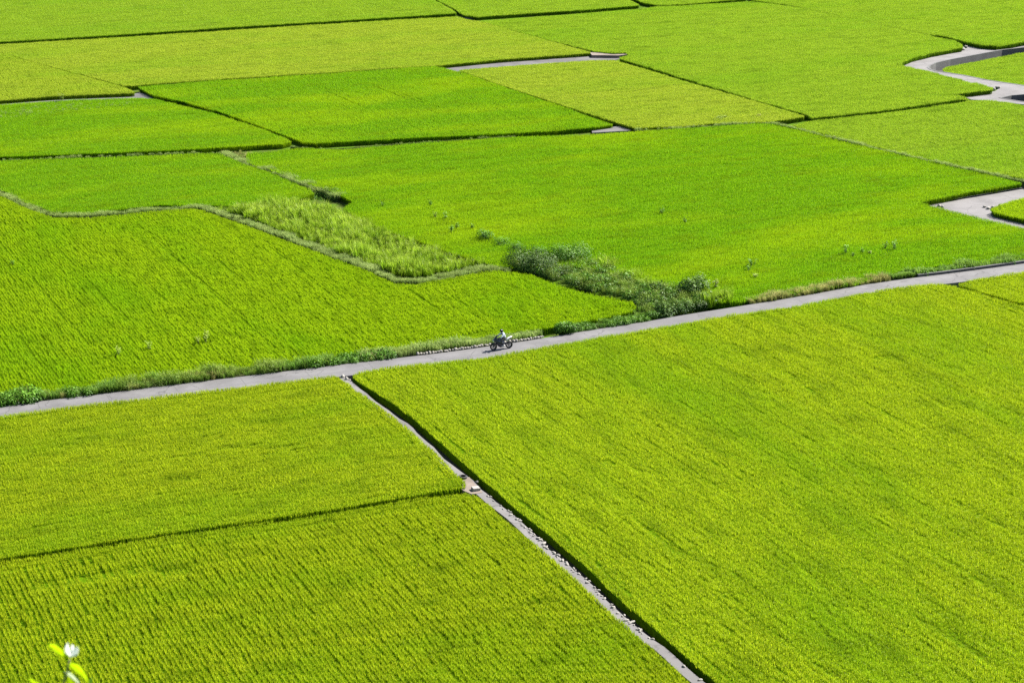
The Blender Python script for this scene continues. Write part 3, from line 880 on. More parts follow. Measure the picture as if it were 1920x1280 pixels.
grassy_ridge('grassy_bank', GL([(-160, 307), (0, 297.5), (200, 290.5), (367, 284.5), (415, 284)], .3), .15, .1, 'pale_grass_tuft', 'thin pale grass line at the foot of the dark rice edge in the left half', 'grassy bank', dens=12, size=.7)
grassy_ridge('grassy_bank', GL([(545, 272), (600, 276.5), (640, 276), (753, 266), (967, 252)], .3), .15, .1, 'pale_grass_tuft', 'thin grass line between the saturated green field and the middle field', 'grassy bank', dens=8, size=.6)
for px, lab in (([(-160, 1072), (0, 1046), (206, 1014), (447, 979), (640, 950), (800, 924), (880, 912)], 'narrow bank hidden between the olive field and the bottom left field'),):
    grassy_ridge('grassy_bank', GL(px, -.3), .25, -.42, 'grass_tuft', lab, 'grassy bank', dens=5, size=.6)

# weeds along the far side of the main road: one stretch after another
def verge(px0, px1, key, label, dens, size, wd=1.5, near=.04, top=.0):
    x0, x1 = G(px0, 0 + 640, 0), G(px1, 640, 0)
    seg = [p for p in road_edge if px0 <= 960 + FPX * p[0] / (p[1] * _cp + (CAM_H) * _sp) <= px1]
    mid = offset_line(seg, near + wd / 2)
    if px1 < 700: size *= 1.12
    return grassy_ridge('roadside_weeds', mid, wd - .3, top, key, label, 'roadside weeds', dens * 1.25, size * 1.1)
verge(-200, 120, 'leafy_weed', 'dark green leafy roadside weeds at the far left end of the main road', 10, 1.15)
verge(115, 215, 'leafy_weed', 'green roadside weeds with yellowing leaves right of the two stones at left', 10, 1.1)
verge(-200, 640, 'grass_tuft', 'grass growing through the roadside weeds along the left part of the main road', 8, 1.15, 1.5)
verge(210, 560, 'feathery_weed', 'olive feathery roadside weeds along the main road left of the ditch junction', 9, 1.0)
verge(190, 330, 'dry_grass_tuft', 'tan dry grass clumps hugging the kerbside at left', 6, .9, .7)
verge(-200, 200, 'dry_grass_tuft', 'scattered dry grass in the leafy weeds at the far left', 2, 1.0, 1.4)
verge(300, 440, 'dry_grass_tuft', 'straw and brown grass tufts in the middle of the left verge', 5, 1.1, 1.4)
verge(430, 560, 'dry_grass_tuft', 'yellow dry grass beside the road just left of the ditch junction', 5, 1.0, 1.2)
verge(555, 780, 'leafy_weed', 'dark leafy roadside weeds opposite the ditch junction', 10, .95)
verge(640, 760, 'dry_grass_tuft', 'brownish dry grass at the road edge just before the row of edging stones', 9, .8, .6)
verge(640, 1040, 'pale_grass_tuft', 'pale fluffy grass on the bank behind the motorcycle and the edging stones', 13, 1.2, 1.5, .5)
verge(770, 1040, 'grass_tuft', 'green grass just behind the row of edging stones', 7, .8, 1.2, .45)
verge(1035, 1240, 'leafy_weed', 'dark green leafy weeds between the round bush and the dark shrubs', 12, .85, 1.5)
verge(1120, 1240, 'grass_tuft', 'short grass mixed into the weeds left of the dark shrubs', 6, .8, 1.8)
verge(1385, 1680, 'dry_grass_tuft', 'long strip of straw coloured dry grass along the main road right of the shrubs', 12, .95, 1.4)
verge(1385, 1700, 'grass_tuft', 'thin green grass mixed into the straw coloured strip', 3, .8, 1.5)
verge(1640, 2080, 'grass_tuft', 'thick green grass behind the long kerb at the right', 12, 1.15, 1.7, .3)
verge(1690, 2080, 'leafy_weed', 'dark leafy weeds behind the long kerb at the right', 6, .9, 1.6, .3)
verge(1800, 1870, 'dry_grass_tuft', 'pale dry grass clump among green weeds behind the right kerb', 9, .9, 1.4, .3)

# tall reeds
cane_poly = W([(402, 391), (440, 397), (500, 418), (560, 441), (627, 466), (680, 486), (743, 511), (777, 513), (827, 506), (868, 498), (902, 491)], .3) + W([(900, 488), (843, 471), (797, 454), (735, 433), (677, 409), (643, 392), (610, 382), (567, 373), (510, 370), (467, 373), (443, 378)], .7)
o = weed_patch('tall_reeds', 'tall_reed', cane_poly, GROUND, 'long patch of tall wild reeds with pale tips left of the shrubs', 'reeds', dens=7, size=.80)
weed_patch('tall_reeds', 'tall_reed', W([(1118, 497), (1150, 502), (1195, 522), (1217, 533), (1212, 538), (1180, 528), (1140, 512)], -.3), GROUND, 'small stand of tall reeds on the upper side of the pale weeds', 'reeds', dens=6, size=.72)
weed_patch('tall_reeds', 'tall_reed', W([(1318, 553), (1345, 553), (1375, 560), (1372, 572), (1330, 577), (1312, 570)], -.1), -.1, 'tuft of tall green reeds between the dark shrubs and the straw coloured grass', 'reeds', dens=9, size=.6)
weedy = W([(962, 509), (1000, 513), (1070, 540), (1120, 554), (1162, 560), (1195, 566), (1200, 580), (1215, 590), (1250, 592), (1300, 584), (1330, 574), (1318, 560), (1262, 545), (1215, 540), (1180, 528), (1145, 512), (1100, 500), (1060, 494), (1000, 494), (965, 499)], -.3)
weed_patch('weed_thicket', 'feathery_weed', weedy, GROUND + .1, 'pale feathery weed thicket sprawling from the big dark shrub down to the road', 'weeds', dens=5, size=1.15, mound=.4)
weed_patch('weed_thicket', 'bush_spray', W([(1195, 560), (1215, 545), (1262, 548), (1318, 560), (1335, 572), (1300, 586), (1250, 596), (1222, 592), (1208, 578)], -.3), GROUND + .15, 'dark bushy tangle at the road end of the weed thicket', 'weeds', dens=1.3, size=1.45, mound=.3)
weed_patch('weed_thicket', 'leafy_weed', weedy, GROUND + .15, 'broad leaved weeds mixed all through the thicket', 'weeds', dens=1.4, size=1.5, mound=.5)
weed_patch('weed_thicket', 'grass_tuft', W([(1195, 568), (1215, 572), (1240, 590), (1150, 606), (1120, 604), (1170, 592)], -.1), -.3, 'grassy corner between the rowed field and the dark shrubs at the road', 'weeds', dens=8, size=1.0)
weed_patch('weed_thicket', 'leafy_weed', W([(560, 364), (600, 358), (650, 364), (645, 372), (600, 371)], -.2), GROUND, 'low green weeds around the small dark shrub at the top of the reeds', 'weeds', dens=5, size=.9)
weed_patch('weed_thicket', 'dry_grass_tuft', W([(415, 283), (470, 284), (520, 300), (495, 308), (455, 298)], -.1), GROUND + .2, 'dry weeds at the top end of the short diagonal bank', 'weeds', dens=4, size=.8)
weed_patch('weed_thicket', 'pale_grass_tuft', W([(-160, 215), (0, 205), (140, 197), (270, 190), (230, 200), (100, 212), (0, 224), (-160, 232)], .1), .12, 'faded grassy band along the far side of the left green field', 'weeds', dens=2.0, size=.7)

# ------------------------------------------------------------------ bushes: branches and separate leaves
def bush(px, py, w, h, label, leaf=.12, n=1400, mat='bushleaf', lumps=5, depth=None, z0=GROUND, group=None):
    c = G(px, py, z0)
    root = empty('bush', c, random.uniform(0, 6.28))
    d = depth or w * .8
    b = Blades(); st = Blades()
    L = []
    for i in range(lumps):
        a = 6.283 * i / lumps + random.uniform(-.5, .5)
        r = .32 if i else 0
        s = random.uniform(.55, .75)
        L.append((math.cos(a) * w * r, math.sin(a) * d * r, h * random.uniform(.3, .5), w * .5 * s, d * .5 * s, h * random.uniform(.42, .6)))
    for k in range(n):
        x, y, z, a, bb, c_ = random.choice(L)
        v = Vector((random.gauss(0, 1), random.gauss(0, 1), random.gauss(0, 1) + .35)).normalized()
        r = random.uniform(.72, 1.08) * (1 + .15 * math.sin(v.x * 7 + z * 9) * math.cos(v.y * 6))
        q = Vector((x + v.x * a * r, y + v.y * bb * r, max(.04, z + v.z * c_ * r)))
        nn = v + Vector((random.uniform(-.6, .6), random.uniform(-.6, .6), random.uniform(0, .7)))
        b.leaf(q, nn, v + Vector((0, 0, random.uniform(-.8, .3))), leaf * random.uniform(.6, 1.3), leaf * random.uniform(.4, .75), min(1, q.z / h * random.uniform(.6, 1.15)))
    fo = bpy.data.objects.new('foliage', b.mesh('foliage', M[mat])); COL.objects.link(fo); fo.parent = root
    bm = bmesh.new()
    for (x, y, z, a, bb, c_) in L:
        for k in range(2):
            tip = Vector((x + random.uniform(-.5, .5) * a, y + random.uniform(-.5, .5) * bb, z + c_ * .6)); base = Vector((x * .15, y * .15, 0))
            tube(bm, [base, (base + tip) / 2 + Vector((random.uniform(-.05, .05), 0, .08)), tip], [.03, .018, .006], 5)
    bm_obj('branches', bm, M['wood'], root)
    return tag(root, label, 'bush', group)
def tube(bm, pts, rad, sides=6, cap=True):
    rings = []
    n = len(pts)
    pts = [Vector(p) for p in pts]
    for i, p in enumerate(pts):
        t = (pts[min(n - 1, i + 1)] - pts[max(0, i - 1)]).normalized()
        a = t.orthogonal().normalized() if i == 0 else (u - t * u.dot(t)).normalized()
        u = a; v = t.cross(u)
        r = rad[i] if isinstance(rad, (list, tuple)) else rad
        rings.append([bm.verts.new(p + (u * math.cos(6.28318 * k / sides) + v * math.sin(6.28318 * k / sides)) * r) for k in range(sides)])
    for A, B in zip(rings[:-1], rings[1:]):
        for k in range(sides):
            bm.faces.new((A[k], A[(k + 1) % sides], B[(k + 1) % sides], B[k]))
    if cap:
        bm.faces.new(list(reversed(rings[0]))); bm.faces.new(rings[-1])

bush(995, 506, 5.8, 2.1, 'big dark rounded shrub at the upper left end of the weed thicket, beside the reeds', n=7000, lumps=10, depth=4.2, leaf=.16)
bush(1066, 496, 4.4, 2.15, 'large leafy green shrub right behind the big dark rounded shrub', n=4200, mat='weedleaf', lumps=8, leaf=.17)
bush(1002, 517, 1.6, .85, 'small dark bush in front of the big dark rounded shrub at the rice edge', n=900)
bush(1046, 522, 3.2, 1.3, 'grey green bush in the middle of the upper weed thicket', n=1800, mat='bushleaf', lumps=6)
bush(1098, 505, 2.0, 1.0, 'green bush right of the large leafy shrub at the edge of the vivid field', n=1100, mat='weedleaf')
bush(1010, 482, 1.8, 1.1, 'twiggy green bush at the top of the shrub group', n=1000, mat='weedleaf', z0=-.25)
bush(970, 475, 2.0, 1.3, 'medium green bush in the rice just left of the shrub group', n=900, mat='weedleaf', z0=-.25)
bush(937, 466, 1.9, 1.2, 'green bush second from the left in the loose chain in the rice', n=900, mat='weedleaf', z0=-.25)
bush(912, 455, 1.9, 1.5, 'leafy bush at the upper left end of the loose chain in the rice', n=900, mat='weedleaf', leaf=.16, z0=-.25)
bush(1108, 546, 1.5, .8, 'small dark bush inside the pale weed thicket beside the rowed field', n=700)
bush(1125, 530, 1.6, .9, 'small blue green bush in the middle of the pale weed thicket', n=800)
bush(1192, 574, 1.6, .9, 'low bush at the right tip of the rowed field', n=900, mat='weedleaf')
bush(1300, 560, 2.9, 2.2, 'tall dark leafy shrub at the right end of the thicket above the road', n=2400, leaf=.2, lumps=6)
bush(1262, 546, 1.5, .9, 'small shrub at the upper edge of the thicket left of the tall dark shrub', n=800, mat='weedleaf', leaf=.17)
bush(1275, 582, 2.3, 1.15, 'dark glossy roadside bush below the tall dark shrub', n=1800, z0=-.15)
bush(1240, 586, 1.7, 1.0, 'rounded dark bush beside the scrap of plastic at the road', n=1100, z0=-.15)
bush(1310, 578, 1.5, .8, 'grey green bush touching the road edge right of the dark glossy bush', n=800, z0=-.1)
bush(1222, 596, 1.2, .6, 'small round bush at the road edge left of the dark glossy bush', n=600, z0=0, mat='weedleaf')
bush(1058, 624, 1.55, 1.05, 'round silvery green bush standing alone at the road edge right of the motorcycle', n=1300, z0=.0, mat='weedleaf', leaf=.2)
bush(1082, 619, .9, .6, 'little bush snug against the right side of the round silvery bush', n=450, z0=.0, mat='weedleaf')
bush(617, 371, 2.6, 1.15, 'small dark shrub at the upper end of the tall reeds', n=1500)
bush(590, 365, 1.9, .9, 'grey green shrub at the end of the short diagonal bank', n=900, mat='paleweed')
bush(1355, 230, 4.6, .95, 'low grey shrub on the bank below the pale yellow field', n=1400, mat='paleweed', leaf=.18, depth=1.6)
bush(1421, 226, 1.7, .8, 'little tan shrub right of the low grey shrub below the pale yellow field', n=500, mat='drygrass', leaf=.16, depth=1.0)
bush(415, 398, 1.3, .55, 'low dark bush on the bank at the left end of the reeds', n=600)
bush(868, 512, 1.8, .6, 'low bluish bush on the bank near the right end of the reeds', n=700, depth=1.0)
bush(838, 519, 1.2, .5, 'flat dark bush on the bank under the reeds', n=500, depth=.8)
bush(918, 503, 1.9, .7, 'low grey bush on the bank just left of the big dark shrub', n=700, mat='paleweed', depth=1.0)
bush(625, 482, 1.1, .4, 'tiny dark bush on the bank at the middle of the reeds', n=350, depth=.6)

def weed_plant(px, py, s, label, n=46, z0=.15, group=None, mat='weedleaf', leaf=.22):
    c = G(px, py, z0)
    s *= 1.35
    root = empty('weed', (c.x, c.y, z0 - .2), random.uniform(0, 6.28))
    b = Blades(); bm = bmesh.new()
    for k in range(5):
        a = random.uniform(0, 6.28); tip = Vector((math.cos(a) * s * random.uniform(.1, .5), math.sin(a) * s * random.uniform(.1, .5), .35 + s * random.uniform(.5, 1)))
        tube(bm, [(0, 0, 0), tip * .5 + Vector((0, 0, .05)), tip], [.015, .01, .004], 4)
        for j in range(n // 5):
            t = random.uniform(.4, 1.0); q = tip * t
            aa = random.uniform(0, 6.28); dr = Vector((math.cos(aa), math.sin(aa), random.uniform(-.2, .6)))
            b.leaf(q, (random.uniform(-.5, .5), random.uniform(-.5, .5), 1), dr, leaf * random.uniform(.6, 1.1), leaf * .5, t)
    st = bm_obj('stem', bm, M['wood'], root)
    fo = bpy.data.objects.new('foliage', b.mesh('foliage', M[mat])); COL.objects.link(fo); fo.parent = root
    return tag(root, label, 'weed', group)
for i, (px, py, s, lab) in enumerate([
    (845, 438, .7, 'dense dark weed in the vivid field nearest the left of the bush chain'),
    (836, 411, .55, 'dark weed clump in the vivid field above the dense dark weed'),
    (816, 409, .4, 'faint weed just left of the upper dark weed clump'),
    (856, 429, .4, 'thin weed right beside the dense dark weed'),
    (886, 429, .3, 'tiny weed between the dense dark weed and the leafy bush'),
    (718, 388, .5, 'lone weed near the top of the reeds in the vivid field'),
    (808, 386, .5, 'thin tall weed above the weed clumps in the vivid field'),
    (1242, 402, .6, 'sparse weed alone right of centre in the vivid field'),
    (1285, 418, .4, 'small weed below right of the sparse lone weed'),
    (1411, 500, .8, 'tall branching weed above the straw coloured roadside grass'),
    (1404, 508, .4, 'low weed at the foot of the tall branching weed'),
    (1417, 522, .4, 'pale weed below the tall branching weed'),
    (1585, 477, .7, 'leafy weed leftmost of the row near the right verge'),
    (1600, 482, .3, 'tiny weed next to the leafy weed near the right verge'),
    (1617, 475, .35, 'small weed second in the row near the right verge'),
    (1630, 478, .3, 'small pale weed third in the row near the right verge'),
    (1660, 468, .6, 'thin upright weed fourth in the row near the right verge'),
    (1679, 470, .75, 'weed with dark stem at the right end of the row near the right verge'),
    (117, 190, .9, 'tall pale weed rising beside the thin grey path at left'),
    (385, 641, .7, 'greyish weed clump in the rowed field above the main road'),
    (372, 644, .4, 'small weed left of the greyish clump in the rowed field'),
    (280, 655, .5, 'pale weed patch low in the rowed field'),
    (222, 665, .5, 'round pale weed in the rowed field nearest the left edge'),
    (24, 497, .35, 'small dark weed in the rowed field by the left edge'),
    (1340, 540, .7, 'grey green weed above the tuft of reeds'),
    ]):
    weed_plant(px, py, s, lab, mat='paleweed' if ('pale' in lab or 'grey' in lab or 'faint' in lab) else 'weedleaf', n=90 if s > .6 else 45)

# ------------------------------------------------------------------ stones
def stone_mesh(name, s, mat, seed):
    r = random.Random(seed)
    bm = bmesh.new()
    bmesh.ops.create_icosphere(bm, subdivisions=2, radius=.5)
    ph = [r.uniform(0, 6.28) for _ in range(6)]
    for v in bm.verts:
        c = v.co.copy()
        k = 1 + .16 * math.sin(c.x * 5 + ph[0]) * math.cos(c.y * 4 + ph[1]) + .12 * math.sin(c.z * 7 + ph[2]) + r.uniform(-.05, .05)
        v.co = Vector((c.x * k * s[0], c.y * k * s[1], c.z * k * s[2]))
        v.co.z = max(v.co.z, -.32 * s[2])
    me = bpy.data.meshes.new(name); bm.to_mesh(me); bm.free(); me.materials.append(mat)
    return me
edge_me = [stone_mesh('edging_stone', (1, .8, .8), M['stone'], 100 + i) for i in range(8)]
L_edge = offset_line([p for p in road_edge if 758 <= 960 + FPX * p[0] / (p[1] * _cp + CAM_H * _sp) <= 1030], .14)
L_edge = densify(L_edge, .05, closed=False)
i = 0; cnt = 0
while i < len(L_edge):
    s = random.uniform(.20, .34)
    o = bpy.data.objects.new('edging_stone', edge_me[cnt % 8])
    COL.objects.link(o)
    o.location = (L_edge[i][0] + random.uniform(-.03, .03), L_edge[i][1] + random.uniform(-.03, .03), .25 * s + random.uniform(0, .03))
    o.scale = (s * random.uniform(.9, 1.15), s, s * random.uniform(.85, 1.1))
    o.rotation_euler = (random.uniform(-.2, .2), random.uniform(-.2, .2), random.uniform(0, 6.28))
    tag(o, 'rounded pale stone in the row edging the main road beside the motorcycle', 'stone', 'stones edging the main road')
    i += max(2, int(s * .96 / .05)); cnt += 1
rub_me = [stone_mesh('rubble_stone', (1, .7, .5), M['rubble'], 200 + i) for i in range(8)]
k0 = next(i for i, p in enumerate(path_r) if p[1] < G(905, 922, -.1).y)
cnt = 0
for i in range(k0, len(path_r) - 1):
    for q in range(6):
        if cnt >= 285 or float(vnoise(np.array(i * .33), np.array(9.0))) < (.25 + .11 * q): continue
        t = random.random(); a, b = path_r[i], path_r[i + 1]
        s = random.uniform(.11, .19) + .14 * random.random() ** 3
        o = bpy.data.objects.new('rubble_stone', rub_me[cnt % 8]); COL.objects.link(o)
        o.location = (a[0] + (b[0] - a[0]) * t - random.uniform(-.06, .22), a[1] + (b[1] - a[1]) * t, -.1 + .14 * s)
        o.scale = (s * 1.2, s, s)
        o.rotation_euler = (random.uniform(-.3, .3), random.uniform(-.3, .3), random.uniform(0, 6.28))
        tag(o, 'broken pale rubble stone along the ditch side of the concrete path', 'stone', 'rubble along the ditch path')
        cnt += 1
def one_stone(px, py, s, label, z=0.0, mat='rubble'):
    c = G(px, py, z)
    o = bpy.data.objects.new('stone', stone_mesh('stone', (1, .8, .7), M[mat], int(px * 7 + py))); COL.objects.link(o)
    o.location = (c.x, c.y, z + .22 * s); o.scale = (s, s, s); o.rotation_euler = (0, 0, random.uniform(0, 6))
    return tag(o, label, 'stone')
one_stone(24, 755, .34, 'rough grey stone at the road edge on the far left, left one of two', 0, 'stone')
one_stone(34, 757, .36, 'rough grey stone at the road edge on the far left, right one of two', 0, 'stone')
one_stone(643, 707, .40, 'white stone on top of the rubble where ditch and main road meet', -.1)
one_stone(650, 711, .34, 'flat pale stone below the white one where ditch and main road meet', -.1)
one_stone(655, 714, .30, 'lowest grey stone at the head of the ditch', -.2)
one_stone(894, 904, .22, 'small stone lying in the ditch shadow right of the tyre', -.1)
one_stone(1846, 389, .42, 'rubble lump on the tip of the pointed rice field inside the side road, left one', -.42)
one_stone(1853, 392, .5, 'larger rubble lump on the tip of the pointed rice field inside the side road', -.42)
one_stone(1861, 389, .35, 'small lump closest to the pointed rice field corner', -.42)
one_stone(1761, 387.5, .5, 'reddish rubble lump at the end of the side road kerb', -.42, 'stone')
one_stone(1767, 389, .4, 'pale rubble lump next to the reddish one by the side road', -.42)
one_stone(1805, 94, .9, 'white block at the inner corner of the winding road', Z3, 'rubble')
one_stone(1811, 90, .7, 'dark lump behind the white block on the winding road', Z3, 'stone')
one_stone(1871, 166, .7, 'grey stone at the second inner corner of the winding road', Z3, 'stone')
one_stone(1864, 169, .5, 'white pebble beside the second inner corner of the winding road', Z3)
one_stone(1761, 67, .6, 'rubble lump at the far end of the winding road', Z3)
one_stone(1768, 68.5, .6, 'second rubble lump right beside the far end of the winding road', Z3)
one_stone(379, 386, .35, 'white stone at the left tip of the reeds', -.1)

# concrete block crossing the path
bm = bmesh.new()
bmesh.ops.create_cube(bm, size=1)
for v in bm.verts: v.co = Vector((v.co.x * .52, v.co.y * .5, v.co.z * .22))
bmesh.ops.bevel(bm, geom=list(bm.edges), offset=.02, segments=2, affect='EDGES')
o = bm_obj('concrete_block', bm, M['rubble']); c = G(892, 917, -.05)
o.location = (c.x, c.y, .0); o.rotation_euler = (0, .03, .35)
tag(o, 'pale concrete block at the bend of the ditch path where the two left fields meet', 'block')
tag(slab('dirt_patch', W([(868, 896), (880, 894), (897, 914), (905, 923), (885, 926), (866, 918)], -.09), -.085, -.3, M['dirt']), kind='structure')

# tyre
def torus_profile(bm, R, prof, seg=40, axis='z'):
    rings = []
    for i in range(seg):
        a = 6.283185 * i / seg
        ring = []
        for (r, z) in prof:
            x, y = (R + r) * math.cos(a), (R + r) * math.sin(a)
            ring.append(bm.verts.new((x, y, z) if axis == 'z' else (x, z, y)))
        rings.append(ring)
    n = len(prof)
    for i in range(seg):
        A, B = rings[i], rings[(i + 1) % seg]
        for k in range(n):
            bm.faces.new((A[k], B[k], B[(k + 1) % n], A[(k + 1) % n]))
M['rubber'] = plain('black_rubber', (0.018, 0.018, 0.019), .75, var=.3, scale=30)
bm = bmesh.new()
torus_profile(bm, .22, [(.075, .05), (.085, .0), (.075, -.05), (.0, -.085), (-.06, -.07), (-.045, -.05), (.03, -.055), (.055, -.03), (.055, .03), (.03, .055), (-.045, .05), (-.06, .07), (.0, .085)], 40)
for v in bm.verts:
    pass
o = bm_obj('tyre', bm, M['rubber'], smooth=True); c = G(868, 894, -.02)
o.location = (c.x, c.y, .0); o.rotation_euler = (.05, .04, 0)
tag(o, 'black worn tyre lying flat on the ditch path above the bend', 'tyre')

# scraps of plastic by the shrubs, marker post on the winding road
def scrap(px, py, s, label, mat, z):
    c = G(px, py, z)
    bm = bmesh.new()
    bmesh.ops.create_grid(bm, x_segments=10, y_segments=8, size=.5)
    for v in bm.verts:
        v.co.z = .10 * math.sin(v.co.x * 9 + px) * math.cos(v.co.y * 7) + random.uniform(-.04, .04)
        v.co.x *= 1 + .2 * math.sin(v.co.y * 5)
    r = bmesh.ops.solidify(bm, geom=list(bm.faces), thickness=.012)
    o = bm_obj('plastic_sheet', bm, mat, smooth=True)
    o.location = (c.x, c.y, z + .06); o.scale = (s, s * .7, s); o.rotation_euler = (.15, 0, .3)
    return tag(o, label, 'plastic sheet')
M['plastic'] = plain('crumpled_plastic', (.50, .55, .68), .35, var=.3, scale=6)
scrap(1229, 573, .7, 'crumpled bluish white plastic sheet caught in the dark shrubs', M['plastic'], -.05)
scrap(1163, 608, .6, 'flat bluish plastic scrap at the road edge left of the shrubs', M['plastic'], .0)
M['yellow'] = plain('yellow_paint', (.65, .52, .12), .6, var=.3)
p = empty('marker_post', G(1751.5, 68, Z3))
bm = bmesh.new(); tube(bm, [(0, 0, -.3), (0, 0, .75)], .06, 10); bm_obj('post', bm, M['yellow'], p)
bm = bmesh.new(); tube(bm, [(0, 0, .75), (0, 0, .80)], [.07, .03], 10); bm_obj('cap', bm, M['rubble'], p)
tag(p, 'short yellow marker post at the far end of the winding road', 'post')

# ------------------------------------------------------------------ motorcycle and rider
rearc, frontc = G(953.6, 652.6, 0), G(926.3, 656.4, 0)
hd = (frontc - rearc); HEAD = math.atan2(hd.y, hd.x)
BASE = (rearc + frontc) / 2
M['bikepaint'] = plain('dark_bike_paint', (0.012, 0.016, 0.035), .18, spec=.6, var=.1)
M['bikegrey'] = plain('silver_grey_plastic', (0.07, 0.075, 0.10), .3, var=.2)
M['biketail'] = plain('white_tail_plastic', (0.62, 0.62, 0.66), .3, var=.1)
M['metal'] = plain('worn_metal', (0.12, 0.12, 0.13), .35, metal=.8, var=.3)
M['rim'] = plain('grey_rim', (0.07, 0.07, 0.075), .3, metal=.5, var=.2)
M['seat'] = plain('black_vinyl', (0.02, 0.02, 0.02), .6, var=.2)
M['screen'] = plain('smoked_screen', (0.02, 0.025, 0.035), .15, spec=.8, var=.2)
M['redlamp'] = plain('red_lamp', (.35, .02, .02), .2)
M['clearlamp'] = plain('clear_lamp', (.55, .57, .6), .1)
M['jacket'] = plain('pale_blue_white_jacket', (0.60, 0.64, 0.78), .8, var=.25, scale=6)
M['trousers'] = plain('black_trousers', (0.018, 0.02, 0.028), .8, var=.3)
M['helmet'] = plain('black_helmet', (0.012, 0.012, 0.014), .15, spec=.6)
M['shoe'] = plain('pale_shoe', (0.45, 0.44, 0.44), .6, var=.2)
bike = empty('motorcycle', BASE, HEAD)           # +x points the way it rides
WB = 1.42; RX, FX = -WB / 2, WB / 2; WR = .315
def wheel(x, label=None):
    r = bpy.data.objects.new('wheel', None); COL.objects.link(r); r.parent = bike; r.location = (x, 0, WR); r.empty_display_size = .2
    w = .075 if x > 0 else .095
    bm = bmesh.new(); torus_profile(bm, WR - .06, [(.06, 0), (.05, w * .7), (.02, w), (-.03, w * .8), (-.03, -w * .8), (.02, -w), (.05, -w * .7)], 36, 'y')
    bm_obj('tyre', bm, M['rubber'], r, True)
    bm = bmesh.new(); torus_profile(bm, WR - .10, [(.02, w * .75), (.0, w * .7), (-.02, w * .4), (-.02, -w * .4), (.0, -w * .7), (.02, -w * .75)], 36, 'y')
    for k in range(6):
        a = k * math.pi / 3
        tube(bm, [(math.cos(a) * .03, 0, math.sin(a) * .03), (math.cos(a) * (WR - .11), 0, math.sin(a) * (WR - .11))], [.02, .014], 5)
    tube(bm, [(0, -.07, 0), (0, .07, 0)], .04, 12)
    bm_obj('rim', bm, M['rim'], r, True)
    bm = bmesh.new(); torus_profile(bm, .13, [(.02, .004), (-.03, .004), (-.03, -.004), (.02, -.004)], 30, 'y')
    for v in bm.verts: v.co.y += .085
    bm_obj('brake_disc', bm, M['metal'], r, True)
wheel(RX); wheel(FX)
def loft(bm, secs, seg=12):
    """secs: (x, z, halfwidth, halfheight): body running along x"""
    rings = []
    for (x, z, w, h) in secs:
        rings.append([bm.verts.new((x, w * math.copysign(abs(math.cos(a)) ** .8, math.cos(a)), z + h * math.copysign(abs(math.sin(a)) ** .8, math.sin(a)))) for a in [6.28318 * k / seg for k in range(seg)]])
    for A, B in zip(rings[:-1], rings[1:]):
        for k in range(seg): bm.faces.new((A[k], A[(k + 1) % seg], B[(k + 1) % seg], B[k]))
    bm.faces.new(list(reversed(rings[0]))); bm.faces.new(rings[-1])
bm = bmesh.new(); loft(bm, [(-.18, .80, .06, .05), (-.05, .88, .13, .09), (.10, .92, .16, .12), (.25, .90, .14, .11), (.36, .84, .08, .07)]); bm_obj('fuel_tank', bm, M['bikepaint'], bike, True)
bm = bmesh.new(); loft(bm, [(-.34, .46, .12, .14), (-.18, .50, .21, .30), (.10, .54, .23, .37), (.32, .64, .22, .33), (.50, .80, .20, .20), (.64, .86, .14, .12), (.74, .86, .06, .06)]); bm_obj('fairing', bm, M['bikepaint'], bike, True)
bm = bmesh.new(); loft(bm, [(.46, .98, .15, .05), (.60, .96, .13, .07), (.72, .90, .08, .05)]); bm_obj('upper_fairing', bm, M['bikegrey'], bike, True)
bm = bmesh.new()
pr = [(.42, 1.26, .11), (.52, 1.14, .15), (.62, 1.02, .16)]
rings = []
for x, z, w in pr: rings.append([bm.verts.new((x - .06 * (abs(t) ** 2), w * t, z)) for t in (-1, -.6, -.2, .2, .6, 1)])
for A, B in zip(rings[:-1], rings[1:]):
    for k in range(5): bm.faces.new((A[k], A[k + 1], B[k + 1], B[k]))
bmesh.ops.solidify(bm, geom=list(bm.faces), thickness=.006)
bm_obj('windscreen', bm, M['screen'], bike, True)
bm = bmesh.new(); loft(bm, [(-.58, .87, .08, .03), (-.40, .84, .14, .045), (-.20, .80, .15, .05), (-.10, .80, .10, .04)]); bm_obj('seat', bm, M['seat'], bike, True)
bm = bmesh.new(); loft(bm, [(-.98, 1.00, .04, .025), (-.86, .97, .09, .06), (-.66, .88, .12, .08), (-.44, .77, .12, .07), (-.30, .74, .10, .05)]); bm_obj('tail_fairing', bm, M['biketail'], bike, True)
bm = bmesh.new(); loft(bm, [(-.16, .42, .16, .16), (.0, .45, .19, .20), (.18, .42, .17, .18)]); bm_obj('engine', bm, M['rim'], bike, True)
bm = bmesh.new()
for s in (-1, 1):
    tube(bm, [(FX, s * .10, WR), (FX - .12, s * .10, .62), (FX - .26, s * .10, 1.0)], [.03, .027, .025], 8)
tube(bm, [(FX - .25, -.12, .98), (FX - .25, .12, .98)], .03, 8)
bm_obj('fork', bm, M['metal'], bike, True)
bm = bmesh.new()
for s in (-1, 1):
    tube(bm, [(RX, s * .11, WR), (-.35, s * .11, .38), (-.05, s * .09, .40)], [.03, .03, .03], 6)
tube(bm, [(-.1, 0, .5), (-.3, 0, .72), (-.8, 0, .88)], [.03, .03, .02], 6)
bm_obj('frame', bm, M['rim'], bike, True)
bm = bmesh.new(); tube(bm, [(.15, -.14, .3), (-.15, -.17, .25), (-.35, -.19, .34), (-.42, -.20, .38), (-.80, -.22, .50)], [.025, .028, .05, .06, .05], 10); bm_obj('exhaust', bm, M['metal'], bike, True)
